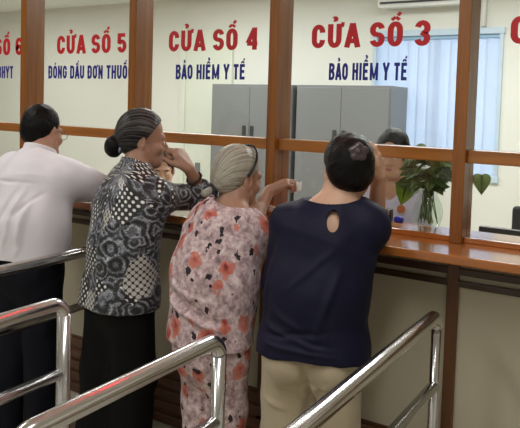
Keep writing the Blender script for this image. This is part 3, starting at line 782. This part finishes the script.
def legs(B, pel, fwd, right, hipw, feet, rh, rk, ra, knee_f=.02, k=.03):
    out = []
    for sg, ft in ((-1, feet[0]), (1, feet[1])):
        hp = pel+right*sg*hipw+V3(0, 0, -.04); an = np.asarray(ft, float)+V3(0, 0, .075)
        kn = hp*.5+an*.5+fwd*knee_f+V3(0, 0, .01)
        B.chain([hp, kn, an], [rh, rk, ra], k, uv=.7+sg*.3); out.append((hp, kn, an))
    return out
def feet_skin(B, ankles, fwd):
    for hp, kn, an in ankles:
        B.cap(an+V3(0, 0, -.03), an+fwd*.06+V3(0, 0, -.045), .035, .028, .03); B.cap(an+fwd*.05+V3(0, 0, -.045), an+fwd*.13+V3(0, 0, -.055), .03, .018, .02)
def shoes(ankles, fwd, parent, mat):
    for hp, kn, an in ankles:
        s_ = Sdf(); z = V3(0, 0, 1)
        s_.cap(an+fwd*-.03-z*.035, an+fwd*.06-z*.04, .042, .043, .02); s_.cap(an+fwd*.05-z*.042, an+fwd*.15-z*.045, .044, .034, .03, q=.75, f=z)
        s_.cut(an-z*.0735, (0, 0, -1)); s_.mesh('shoe', .006, mat, parent)
H_BODY, H_CLOTH, H_HAIR = .0042, .0052, .0036

# ---- the man in white
def person_origin(o, loc):
    o.data.transform(Matrix.Translation(-Vector(loc))); o.location = loc; bpy.context.view_layer.update()
def make_man():
    rt_, f, _ = frame(-4); z = V3(0, 0, 1)
    pel = V3(-1.835, -.50, .86); wst = V3(-1.845, -.485, 1.0); chs = V3(-1.87, -.44, 1.17); nb = V3(-1.89, -.40, 1.30); nt_ = V3(-1.92, -.35, 1.385)
    H = Head((-1.955, -.325, 1.445), -10, -8, 0, 1.10)
    shR, shL = V3(-1.715, -.40, 1.245), V3(-2.085, -.39, 1.245); elR, elL = V3(-1.65, -.15, 1.178), V3(-2.15, -.15, 1.178); wrR, wrL = V3(-1.81, -.05, 1.185), V3(-2.0, -.06, 1.165)
    B = Sdf(); B.loft([(pel, .155, .105), (wst, .145, .10), (chs, .16, .105), (nb-z*.05, .12, .08)], f)
    B.cap(nb-z*.03, nt_, .062, .056, .03); B.cap(nt_, H.P(0, -.03, -.06), .058, .052, .03); H.skin(B)
    for sh, e, wr, rgt in ((shR, elR, wrR, True), (shL, elL, wrL, False)):
        B.chain([nb-z*.06, sh], [.055, .052], .04); B.chain([sh, e], [.048, .040], .03); B.cap(e, wr, .038, .027, .02)
        hand(B, wr, V3(-.9 if rgt else .9, .12, -.05), V3(0, .1, -1), rgt, (.35, .4, .45, .5))
    ft = (V3(-1.93, -.53, 0), V3(-1.74, -.50, 0)); lg = legs(B, pel, f, rt_, .085, ft, .078, .052, .036); feet_skin(B, lg, f)
    body = B.mesh('person', H_BODY, M['skin_man']); person_origin(body, (-1.90, -.50, 0))
    tag(body, 'man in a white shirt and dark trousers seen from behind at the left', 'person', 'people waiting at the counter')
    s_ = Sdf(); s_.loft([(pel-z*.03, .205, .155), (wst, .208, .155), (chs, .195, .138), (nb-z*.055, .14, .10)], f, .04, uv=.1)
    for sh, e, q in ((shR, elR, 1.3), (shL, elL, 1.9)):
        s_.chain([nb-z*.055, sh], [.07, .070], .05, uv=.1); s_.cap(sh, e, .074, .064, .05, uv=q); s_.cap(sh-z*.03, sh*.42+e*.58-z*.025, .080, .074, .05)
    s_.cap(nb-z*.05-f*.01, nb+z*.045+f*.02, .082, .070, .02, uv=.1)
    s_.cut(pel-z*.0-V3(0, 0, -.005), (0, 0, -1)); s_.cut(nb+z*.045, nrm(z*.8+f*.5))
    st = s_.mesh('shirt', H_CLOTH, M['shirt_white'], body, creased(folds(.010, (9, 9, 6), 3), [(-1.77, 1.20, -1.83, .90, .014, .014), (-1.80, 1.20, -1.90, .95, .012, -.010), (-1.72, 1.16, -1.76, .88, .016, .018), (-2.0, 1.2, -1.93, .9, .014, .012), (-1.69, 1.18, -1.80, 1.06, .012, -.012), (-1.98, 1.215, -1.74, 1.215, .008, -.006), (-1.88, 1.1, -1.90, .88, .02, .01)]))
    cl = Sdf(); cl.cap(nb-z*.01-f*.006, nb+z*.075+f*.012, .092, .076, .01); cl.cut(nb+z*.068+f*.01, nrm(z*.9+f*.35)); cl.cut(nb+z*.015, nrm(-z*.92-f*.3))
    cl.mesh('collar', .0045, M['shirt_white'], st)
    t_ = Sdf(); t_.loft([(pel+z*.08, .165, .120), (pel-z*.05, .185, .135)], f, .03, uv=.1)
    for hp, kn, an in lg: t_.chain([hp, kn, an+z*-.02], [.104, .088, .078], .03, uv=.7)
    t_.cut((0, 0, .025), (0, 0, -1)); t_.mesh('trousers', H_CLOTH+.001, M['trouser_navy'], body, folds(.006, (12, 12, 5), 9))
    shoes(lg, f, body, M['shoe'])
    h_ = Sdf(); h_.ell(H.P(0, -.016, .034), H.fr, np.array([.0835, .100, .094]), .01); h_.ell(H.P(0, -.045, -.01), H.fr, np.array([.076, .068, .075]), .03)
    h_.cut(H.P(0, .055, .0), nrm(H.f*.9-H.u*.42)); h_.cut(H.P(0, -.06, -.082), nrm(-H.u*.95+H.f*.3))
    for q in (-1, 1): h_.ell(H.P(.09*q, .012, -.05), H.fr, np.array([.035, .032, .045]), .01, sub=True)
    h_.mesh('hair', H_HAIR, M['hair_black'], body, folds(.0016, (60, 60, 60), 2), hair_uv(H.P(0, -.05, .12), H.u, 26, 18))
    H.eyes(body)
    g = MB()
    for q in (-1, 1):
        g.tube([H.P(.079*q, -.015, -.005), H.P(.080*q, .03, .0), H.P(.070*q, .098, -.006)], .0016, 8)
        c = H.P(.034*q, .106, -.014); g.tube([c+H.r*.027*math.cos(a)+H.u*.019*math.sin(a) for a in np.linspace(0, 2*math.pi, 25)], .0014, 6)
    g.tube([H.P(-.008, .108, -.01), H.P(.008, .108, -.01)], .0014, 6); g.build('glasses', M['black_plastic'], body)
make_man()
# ---- the woman in the paisley blouse
def make_paisley():
    rt_, f, _ = frame(12); z = V3(0, 0, 1)
    pel = V3(-1.25, -.50, .83); wst = V3(-1.255, -.475, .98); chs = V3(-1.275, -.42, 1.13); nb = V3(-1.290, -.375, 1.29); nt_ = V3(-1.305, -.335, 1.355)
    H = Head((-1.308, -.302, 1.440), 45, -5, 0, 1.03)
    shR, shL = V3(-1.145, -.385, 1.195), V3(-1.435, -.33, 1.205); elR, elL = V3(-1.095, -.11, 1.168), V3(-1.47, -.12, 1.172); wrR = V3(-1.098, -.235, 1.310); wrL = V3(-1.34, -.10, 1.155)
    B = Sdf(); B.loft([(pel, .145, .105), (wst, .135, .10), (chs, .145, .10), (nb-z*.05, .11, .075)], f)
    B.cap(nb-z*.04, nt_, .056, .050, .03); B.cap(nt_, H.P(0, -.02, -.06), .052, .048, .03); H.skin(B, True)
    B.chain([nb-z*.06, shR], [.05, .048], .04); B.cap(shR, elR, .044, .038, .03); B.cap(elR, wrR, .036, .025, .02)
    mc = hand(B, wrR, V3(-.060, -.01, .080), V3(-.80, .05, -.6), True, (1.45, 1.5, 1.55, 1.6), 1.08, 1.0, .0)
    B.chain([nb-z*.06, shL], [.05, .048], .04); B.cap(shL, elL, .044, .038, .03); B.cap(elL, wrL, .036, .025, .02); hand(B, wrL, V3(.9, .3, 0), V3(0, .1, -1), False, (.3, .35, .4, .45))
    ft = (V3(-1.35, -.54, 0), V3(-1.19, -.49, 0)); lg = legs(B, pel, f, rt_, .078, ft, .075, .05, .034); feet_skin(B, lg, f)
    body = B.mesh('person', H_BODY, M['skin_old']); person_origin(body, (-1.26, -.5, 0))
    tag(body, 'elderly woman in a black and grey paisley blouse leaning her chin on her fist', 'person', 'people waiting at the counter')
    s_ = Sdf(); s_.loft([(pel-z*.11, .188, .150), (wst, .176, .138), (chs, .178, .132), (nb-z*.065, .132, .095)], f, .04, uv=.1)
    for hp, kn, an in lg: s_.cap(hp, hp*.8+kn*.2, .112, .112, .04)
    s_.chain([nb-z*.05, shR], [.066, .066], .05, uv=.1); s_.cap(shR, elR+(elR-shR)*.03, .066, .060, .04, uv=1.3); s_.cap(elR, elR*.62+wrR*.38, .056, .047, .02, uv=1.3)
    s_.chain([nb-z*.05, shL], [.066, .066], .05, uv=.1); s_.cap(shL, elL, .066, .060, .04, uv=1.9); s_.cap(elL, elL*.4+wrL*.6, .056, .045, .02, uv=1.9)
    s_.cap(nb-z*.05-f*.012, nb+z*.05+f*.004, .082, .068, .02, uv=.1)
    s_.cut(pel-z*.090, (0, 0, -1)); s_.cut(nb+z*.058, nrm(z*.9+f*.3))
    s_.mesh('blouse', H_CLOTH, M['paisley'], body, creased(folds(.009, (10, 10, 6), 13), [(-1.12, 1.12, -1.30, 1.06, .010, .010), (-1.10, 1.08, -1.30, .98, .010, .010), (-1.1, 1.0, -1.35, .88, .012, .010), (-1.4, 1.15, -1.38, .8, .014, -.008)]), cloth_uv)
    t_ = Sdf(); t_.loft([(pel+z*.05, .15, .115), (pel-z*.08, .150, .12)], f, .03, uv=.1)
    for hp, kn, an in lg: t_.chain([hp, kn, an+z*-.02], [.10, .095, .095], .04, uv=.7)
    t_.cut((0, 0, .03), (0, 0, -1)); t_.mesh('trousers', H_CLOTH+.001, M['trouser_black'], body, folds(.006, (12, 12, 4), 29))
    shoes(lg, f, body, M['shoe'])
    bun = H.P(-.01, -.122, -.050); h_ = Sdf(); h_.ell(H.P(0, -.018, .034), H.fr, np.array([.083, .099, .093])*1.07, .02); h_.ell(H.P(0, -.055, -.005), H.fr, np.array([.074, .066, .072])*1.08, .03)
    h_.cut(H.P(0, .052, .062), nrm(H.f*.80-H.u*.60)); h_.cut(H.P(0, -.04, -.078), nrm(-H.u*.95+H.f*.3))
    for q in (-1, 1): h_.ell(H.P(.09*q, .01, -.045), H.fr, np.array([.034, .038, .040]), .01, sub=True)
    hr = h_.mesh('hair', H_HAIR, M['hair_salt'], body, folds(.0016, (60, 60, 60), 4), hair_uv(bun, H.f, 60, 3))
    b_ = Sdf(); b_.ell(bun, H.fr, np.array([.052, .042, .052]), .01); b_.cap(bun, bun+H.f*.05+H.u*.02, .026, .036, .02); b_.mesh('hair_bun', H_HAIR, M['hair_black'], hr, folds(.0025, (40, 40, 40), 6), hair_uv(bun, H.f, 40, 30))
    MB().tube([bun+H.f*.030+H.u*.012+(H.r*math.cos(a)+(H.u*.9+H.f*.2)*math.sin(a))*.050 for a in np.linspace(0, 2*math.pi, 25)], .006, 8).build('hair_tie', plain('pale_hair_tie', srgb(170, 178, 200), .6), hr)
    H.eyes(body)
    d = nrm(wrR-elR); c = elR*.30+wrR*.70; e1 = nrm(np.cross(d, z)); e2 = np.cross(d, e1)
    MB().tube([c+(e1*math.cos(a)+e2*math.sin(a))*.034 for a in np.linspace(0, 2*math.pi, 29)], .0055, 8).build('bracelet', plain('dark_bead_bracelet', srgb(48, 34, 28), .3), body)
make_paisley()
# ---- the grey-haired woman in floral
def make_floral():
    rt_, f, _ = frame(8); z = V3(0, 0, 1)
    pel = V3(-.765, -.51, .79); wst = V3(-.77, -.485, .92); chs = V3(-.775, -.42, 1.06); nb = V3(-.77, -.375, 1.175); nt_ = V3(-.783, -.335, 1.24)
    H = Head((-.792, -.30, 1.312), 15, -8, 4, 1.04)
    shR, shL = V3(-.662, -.385, 1.112), V3(-.915, -.35, 1.12); elR, elL = V3(-.745, -.225, 1.152), V3(-.935, -.15, 1.180); wrR = V3(-.772, -.085, 1.228); wrL = V3(-.87, -.11, 1.155)
    B = Sdf(); B.loft([(pel, .14, .105), (wst, .135, .10), (chs, .14, .10), (nb-z*.045, .105, .075)], f)
    B.cap(nb-z*.04, nt_, .055, .050, .03); B.cap(nt_, H.P(0, -.02, -.06), .052, .048, .03); H.skin(B, True)
    B.chain([nb-z*.05, shR], [.05, .046], .04); B.cap(shR, elR, .043, .037, .03); B.cap(elR, wrR, .035, .025, .02)
    hand(B, wrR, V3(.055, .045, .034), V3(.1, .25, -.9), True, (.75, .85, .95, 1.0), 1.0, .9)
    B.chain([nb-z*.05, shL], [.05, .046], .04); B.cap(shL, elL, .043, .037, .03); B.cap(elL, wrL, .035, .025, .02); hand(B, wrL, V3(.9, .3, 0), V3(0, .1, -1), False, (.3, .35, .4, .45))
    ft = (V3(-.80, -.50, 0), V3(-.69, -.49, 0)); lg = legs(B, pel, f, rt_, .072, ft, .072, .048, .034); feet_skin(B, lg, f)
    body = B.mesh('person', H_BODY, M['skin_old']); person_origin(body, (-.765, -.51, 0))
    tag(body, 'elderly grey-haired woman in pink floral clothes holding out a slip of paper', 'person', 'people waiting at the counter')
    s_ = Sdf(); s_.loft([(pel-z*.12, .190, .150), (wst, .178, .142), (chs, .176, .136), (nb-z*.05, .125, .092)], f, .04, uv=.1)
    for sh, e, q in ((shR, elR, 1.3), (shL, elL, 1.9)):
        s_.chain([nb-z*.045, sh], [.064, .064], .05, uv=.1); s_.cap(sh, e*.72+sh*.28, .064, .052, .04, uv=q)
    s_.cap(nb-z*.05-f*.008, nb+z*.02+f*.01, .072, .064, .02, uv=.1)
    s_.cut(pel-z*.10, (0, 0, -1)); s_.cut(nb+z*.03, nrm(z*.8+f*.5)); s_.ell(nb+z*.040+rt_*.026-f*.005, np.stack([rt_, f, z]), (.092, .095, .072), .010, sub=True)
    s_.mesh('tunic', H_CLOTH, M['floral'], body, creased(folds(.010, (9, 9, 7), 23), [(-.90, .885, -.62, .80, .011, -.024), (-.92, .86, -.62, .775, .012, .016), (-.90, .93, -.68, .86, .012, .012), (-.66, 1.08, -.78, .86, .012, .012), (-.92, 1.06, -.84, .9, .014, -.010)]), cloth_uv)
    t_ = Sdf(); t_.loft([(pel+z*.0, .15, .12), (pel-z*.12, .165, .135)], f, .03, uv=.1)
    for hp, kn, an in lg: t_.chain([hp, kn, an+z*.0], [.092, .076, .068], .03, uv=.7)
    t_.cut((0, 0, .05), (0, 0, -1)); t_.mesh('trousers', H_CLOTH, M['floral'], body, folds(.007, (12, 12, 5), 39), cloth_uv)
    shoes(lg, f, body, M['shoe'])
    bun = H.P(-.022, -.098, -.075); h_ = Sdf(); h_.ell(H.P(0, -.018, .034), H.fr, np.array([.084, .102, .094]), .02); h_.ell(H.P(0, -.06, -.015), H.fr, np.array([.074, .058, .075]), .03)
    h_.cut(H.P(0, .052, .066), nrm(H.f*.80-H.u*.60)); h_.cut(H.P(0, -.05, -.062), nrm(-H.u*.95+H.f*.3))
    for q in (-1, 1): h_.ell(H.P(.095*q, .004, -.030), H.fr, np.array([.038, .044, .046]), .01, sub=True)
    hr = h_.mesh('hair', H_HAIR, M['hair_grey'], body, folds(.0016, (60, 60, 60), 14), hair_uv(bun, H.f, 60, 3))
    MB().tube([bun-H.f*.004+(H.r*math.cos(a)+H.u*math.sin(a))*.020 for a in np.linspace(0, 2*math.pi, 25)], .013, 10).build('hair_tie', M['fabric_black'], hr)
    b_ = Sdf(); b_.cap(bun-H.f*.005, bun-H.f*.035-H.u*.012, .020, .016, .01); b_.mesh('ponytail', H_HAIR, M['hair_grey'], hr, folds(.002, (50, 50, 50), 6), hair_uv(bun, H.f, 40, 4))
    MB().tube([H.P(.0875*math.cos(a), -.014+.050*math.sin(a), .030+.095*math.sin(a)) for a in np.linspace(-.25, math.pi+.25, 40)], .0055, 8).build('headband', M['black_plastic'], hr)
    H.eyes(body)
make_floral()
sl = sheet('paper_slip', [(-.690, -.010, 1.232), (-.655, -.002, 1.232), (-.655, .002, 1.272), (-.680, -.006, 1.268)], 'small white paper slip pinched in the grey-haired woman\'s fingers')
# ---- the woman in navy
def make_navy():
    rt_, f, _ = frame(-20); z = V3(0, 0, 1)
    pel = V3(-.325, -.50, .80); wst = V3(-.325, -.485, .94); chs = V3(-.315, -.44, 1.11); nb = V3(-.300, -.405, 1.245); nt_ = V3(-.297, -.37, 1.30)
    H = Head((-.288, -.335, 1.378), -34, -14, 0, 1.02)
    shR, shL = V3(-.178, -.385, 1.185), V3(-.458, -.455, 1.170); elR, elL = V3(-.250, -.135, 1.160), V3(-.515, -.43, .94); wrR = V3(-.204, -.245, 1.350); wrL = V3(-.44, -.33, 1.12)
    B = Sdf(); B.loft([(pel, .155, .115), (wst, .15, .11), (chs, .15, .105), (nb-z*.05, .115, .078)], f)
    B.cap(nb-z*.05, nt_, .062, .055, .03); B.cap(nt_, H.P(0, -.02, -.06), .056, .052, .03); H.skin(B)
    B.chain([nb-z*.05, shR], [.055, .05], .04); B.cap(shR, elR, .046, .039, .03); B.cap(elR, wrR, .037, .026, .02)
    hand(B, wrR, V3(.006, -.05, .10), V3(-.9, -.1, -.1), True, (.35, .4, .45, .5), 1.0, .6)
    B.chain([nb-z*.05, shL], [.055, .05], .04); B.cap(shL, elL, .046, .039, .03); B.cap(elL, wrL, .037, .026, .02); hand(B, wrL, V3(.5, .5, .1), V3(0, .3, -1), False, (.4, .45, .5, .5))
    ft = (V3(-.41, -.53, 0), V3(-.23, -.49, 0)); lg = legs(B, pel, f, rt_, .085, ft, .082, .055, .038); feet_skin(B, lg, f)
    body = B.mesh('person', H_BODY, M['skin_pale']); person_origin(body, (-.32, -.5, 0))
    tag(body, 'woman in a navy top and beige trousers seen from behind, hand to her forehead', 'person', 'people waiting at the counter')
    s_ = Sdf(); s_.loft([(pel-z*.10, .178, .160), (wst, .178, .150), (chs, .170, .138), (nb-z*.055, .135, .095)], f, .04, uv=.1)
    for hp, kn, an in lg: s_.cap(hp, hp*.8+kn*.2, .108, .106, .05)
    for sg in (-1, 1): s_.ell(pel-z*.06-f*.055+rt_*.07*sg, np.stack([rt_, f, z]), (.098, .102, .12), .06)
    s_.chain([nb-z*.055, shR], [.064, .066], .05, uv=.1); s_.cap(shR, elR*.85+shR*.15, .068, .060, .04, uv=1.3)
    s_.chain([nb-z*.055, shL], [.064, .066], .05, uv=.1); s_.cap(shL, elL, .068, .058, .04, uv=1.9); s_.cap(elL, elL*.6+wrL*.4, .056, .050, .02)
    s_.cut(pel-z*.068, nrm(-z-f*.12))
    s_.ell(nb+z*.062-f*.005-rt_*.012, np.stack([rt_, f, z]), (.118, .098, .070), .008, sub=True)
    s_.ell(nb-z*.036-f*.105+rt_*.004, np.stack([rt_, f, z]), (.018, .06, .038), .008, sub=True)
    st = s_.mesh('top', H_CLOTH, M['shirt_navy'], body, creased(folds(.007, (10, 10, 8), 43), [(-.47, .80, -.18, .78, .008, .009), (-.47, .84, -.18, .815, .008, -.007), (-.46, .86, -.22, .80, .010, .010), (-.47, .82, -.20, .86, .010, -.008), (-.46, .93, -.30, .86, .010, .008), (-.20, 1.06, -.26, .80, .012, .012), (-.44, 1.08, -.46, .84, .012, -.010), (-.22, 1.13, -.36, .98, .012, .008)]))
    MB().box(-.01, -.004, -.004, .01, .004, .004, .002).build('button_tab', M['shirt_navy'], st, local=True).location = Vector(nb+z*.002-f*.088+rt_*.004)-Vector(body.location)
    t_ = Sdf(); t_.loft([(pel+z*.05, .16, .125), (pel-z*.06, .165, .12)], f, .02)
    for sg in (-1, 1): t_.ell(pel-z*.07-f*.06+rt_*.078*sg, np.stack([rt_, f, z]), (.083, .092, .10), .006)
    for hp, kn, an in lg: t_.chain([hp, kn, an-z*.02], [.098, .090, .085], .008)
    t_.cut((0, 0, .03), (0, 0, -1)); t_.mesh('trousers', H_CLOTH, M['trouser_beige'], body, creased(folds(.007, (11, 11, 7), 53), [(-.285, .74, -.31, .40, .013, -.030), (-.285, .665, -.37, .640, .010, -.012), (-.29, .665, -.20, .640, .010, -.012), (-.46, .68, -.36, .62, .010, .010), (-.20, .68, -.30, .63, .010, .010), (-.46, .58, -.36, .55, .012, .010)]))
    shoes(lg, f, body, M['shoe'])
    h_ = Sdf(); h_.ell(H.P(0, -.022, .034), H.fr, np.array([.090, .106, .098]), .02); h_.ell(H.P(0, -.06, -.02), H.fr, np.array([.083, .066, .075]), .03); h_.ell(H.P(.01, -.10, .03), H.fr, np.array([.06, .04, .06]), .03)
    h_.cut(H.P(0, .055, .06), nrm(H.f*.82-H.u*.57)); h_.cut(H.P(0, -.05, -.085), nrm(-H.u*.95+H.f*.3))
    for q in (-1, 1): h_.ell(H.P(.098*q, .006, -.030), H.fr, np.array([.036, .044, .046]), .01, sub=True)
    hr = h_.mesh('hair', H_HAIR, M['hair_black'], body, folds(.0020, (45, 45, 45), 64), hair_uv(H.P(.01, -.13, .03), H.f, 60, 3))
    c = Sdf(); c0 = H.P(.012, -.140, .038)
    for a in range(5):
        q = c0+(H.r*math.cos(a*1.257+.3)+H.u*math.sin(a*1.257+.3))*.020; c.ell(q, H.fr, (.017, .008, .015), .006)
    c.ell(c0-H.f*.006, H.fr, (.010, .007, .010), .004); c.mesh('hair_clip', .0025, plain('dark_brown_flower_clip', srgb(72, 58, 60), .3, var=.25, nscale=40), hr)
    H.eyes(body)
make_navy()
# ---- clerks behind the glass
def make_clerk(loc, yaw, label, pitch=-6, badge=False, locks=True, skin='skin_pale'):
    x, y, zc = loc; rt_, f, _ = frame(yaw); z = V3(0, 0, 1); o = V3(x, y, 0)
    H = Head(V3(x, y, zc)+f*.03, yaw, pitch, 0, .98); nb = V3(x, y, zc-.165)-f*.01; nt_ = V3(x, y, zc-.09); chs = nb-z*.15-f*.02; wst = nb-z*.32-f*.05; pel = nb-z*.46-f*.06
    B = Sdf(); B.loft([(pel, .14, .105), (wst, .125, .09), (chs, .14, .095), (nb-z*.045, .10, .07)], f); B.cap(nb-z*.04, nt_, .05, .047, .03); B.cap(nt_, H.P(0, -.02, -.06), .048, .048, .03); H.skin(B)
    s_ = Sdf(); s_.loft([(pel, .165, .135), (wst, .15, .12), (chs, .16, .12), (nb-z*.05, .115, .085)], f, .04)
    for sg, rgt in ((1, True), (-1, False)):
        sh = nb-z*.06+rt_*.145*sg; e = sh-z*.20+f*.10+rt_*.03*sg; wr = e+f*.20+z*.03-rt_*.06*sg
        B.chain([nb-z*.05, sh], [.045, .045], .04); B.cap(sh, e, .042, .036, .03); B.cap(e, wr, .034, .024, .02); hand(B, wr, f*.9-rt_*.3*sg, V3(0, 0, -1), rgt, (.4, .45, .5, .5))
        s_.chain([nb-z*.055, sh], [.058, .058], .05); s_.cap(sh, e, .06, .054, .03); s_.cap(e, e*.4+wr*.6, .050, .042, .02)
    hips = []
    for sg in (1, -1):
        hp = pel+rt_*.08*sg; kn = hp+f*.38-z*.02; an = V3(kn[0], kn[1], pel[2]-.42)+f*.02; B.chain([hp, kn, an], [.075, .052, .036], .03); B.cap(an-z*.03, an+f*.12-z*.045, .034, .024, .02); hips.append((hp, kn, an))
    body = B.mesh('person', .005, M[skin]); person_origin(body, (x, y, float(pel[2]-.5))); tag(body, label, 'person', 'clerks behind the glass')
    s_.ell(nb+z*.04+f*.075, np.stack([rt_, f, z]), (.058, .09, .125), .008, sub=True); s_.ell(nb+z*.05, np.eye(3), (.068, .068, .06), .008, sub=True)
    s_.cut(pel-z*.10, (0, 0, -1)); st = s_.mesh('uniform', .006, M['uniform'], body, folds(.005, (11, 11, 8), 71))
    t_ = Sdf(); t_.loft([(pel+z*.02, .155, .125), (pel-z*.03, .165, .13)], f, .03)
    for hp, kn, an in hips: t_.chain([hp, kn, an+z*.02], [.09, .07, .062], .03)
    t_.mesh('trousers', .008, M['trouser_navy'], body)
    h_ = Sdf(); h_.ell(H.P(0, -.016, .034), H.fr, np.array([.084, .100, .095]), .02); h_.ell(H.P(0, -.06, -.04), H.fr, np.array([.078, .055, .09]), .03)
    for sg in (-1, 1) if locks else (): h_.cap(H.P(.075*sg, .02, .03), H.P(.078*sg, -.02, -.075), .020, .022, .03)
    if not locks: h_.cut(H.P(0, -.02, -.03), nrm(-H.u*.8+H.f*.6))
    h_.ell(H.P(0, .098, -.03), H.fr, np.array([.060, .062, .105]), .015, sub=True)
    h_.mesh('hair', .0042, M['hair_black'], body, folds(.002, (45, 45, 45), 81), hair_uv(H.P(0, -.03, .13), H.u, 50, 4)); H.eyes(body)
    lp = Sdf(); lp.cap(H.P(-.013, .0935, -.071), H.P(.013, .0935, -.071), .0035, .0035, .004); lp.cap(H.P(-.010, .0925, -.080), H.P(.010, .0925, -.080), .004, .004, .004); lp.mesh('lips', .002, plain('rose_lips', srgb(176, 96, 92), .4), body)
    for sg in (-1, 1): MB().tube([H.P(sg*.016, .0935, .008), H.P(sg*.032, .0945, .013), H.P(sg*.047, .083, .008)], .003, 6).build('eyebrow', M['hair_black'], body)
    if badge:
        c = nb-z*.120-rt_*.070+f*.112
        n_ = nrm(f*.95+z*.2-rt_*.2); e1 = nrm(np.cross(n_, z)); e2 = np.cross(n_, e1)
        def disc(r, th, off, nm, mt, par):
            b = MB(); b.tube([c+n_*(off), c+n_*(off+th)], r, 28); return b.build(nm, mt, par)
        bd = disc(.022, .004, .0, 'badge', plain('gold_badge_rim', srgb(170, 130, 70), .4), st); disc(.016, .0045, .001, 'badge_centre', plain('orange_badge_centre', srgb(196, 92, 48), .4), bd)
    # stool that carries the clerk
    sz = float(pel[2])-.205
    q = empty('stool', (float(pel[0]), float(pel[1]), 0), 'round grey stool under the %s' % ('badge-wearing clerk behind the plant' if badge else 'clerk seen under the raised fist'), 'stool')
    MB().lathe([(.0, sz), (.15, sz), (.16, sz-.015), (.16, sz-.045), (.0, sz-.05)], (float(pel[0]), float(pel[1]), 0), 32).build('seat', M['grey_plastic'], q)
    for a in range(4):
        c_, s__ = math.cos(a*math.pi/2+.6), math.sin(a*math.pi/2+.6); MB().tube([pel*V3(1, 1, 0)+V3(.10*c_, .10*s__, sz-.045), pel*V3(1, 1, 0)+V3(.17*c_, .17*s__, 0)], .012, 10).build('leg', M['steel'], q)
make_clerk((-.525, .78, 1.378), 172, 'clerk in a white uniform with a round badge, behind the glass by the plant', -8, True)
make_clerk((-2.125, .80, 1.175), 138, 'seated clerk in white, glimpsed under the paisley woman\'s raised wrist', -12, False, False)
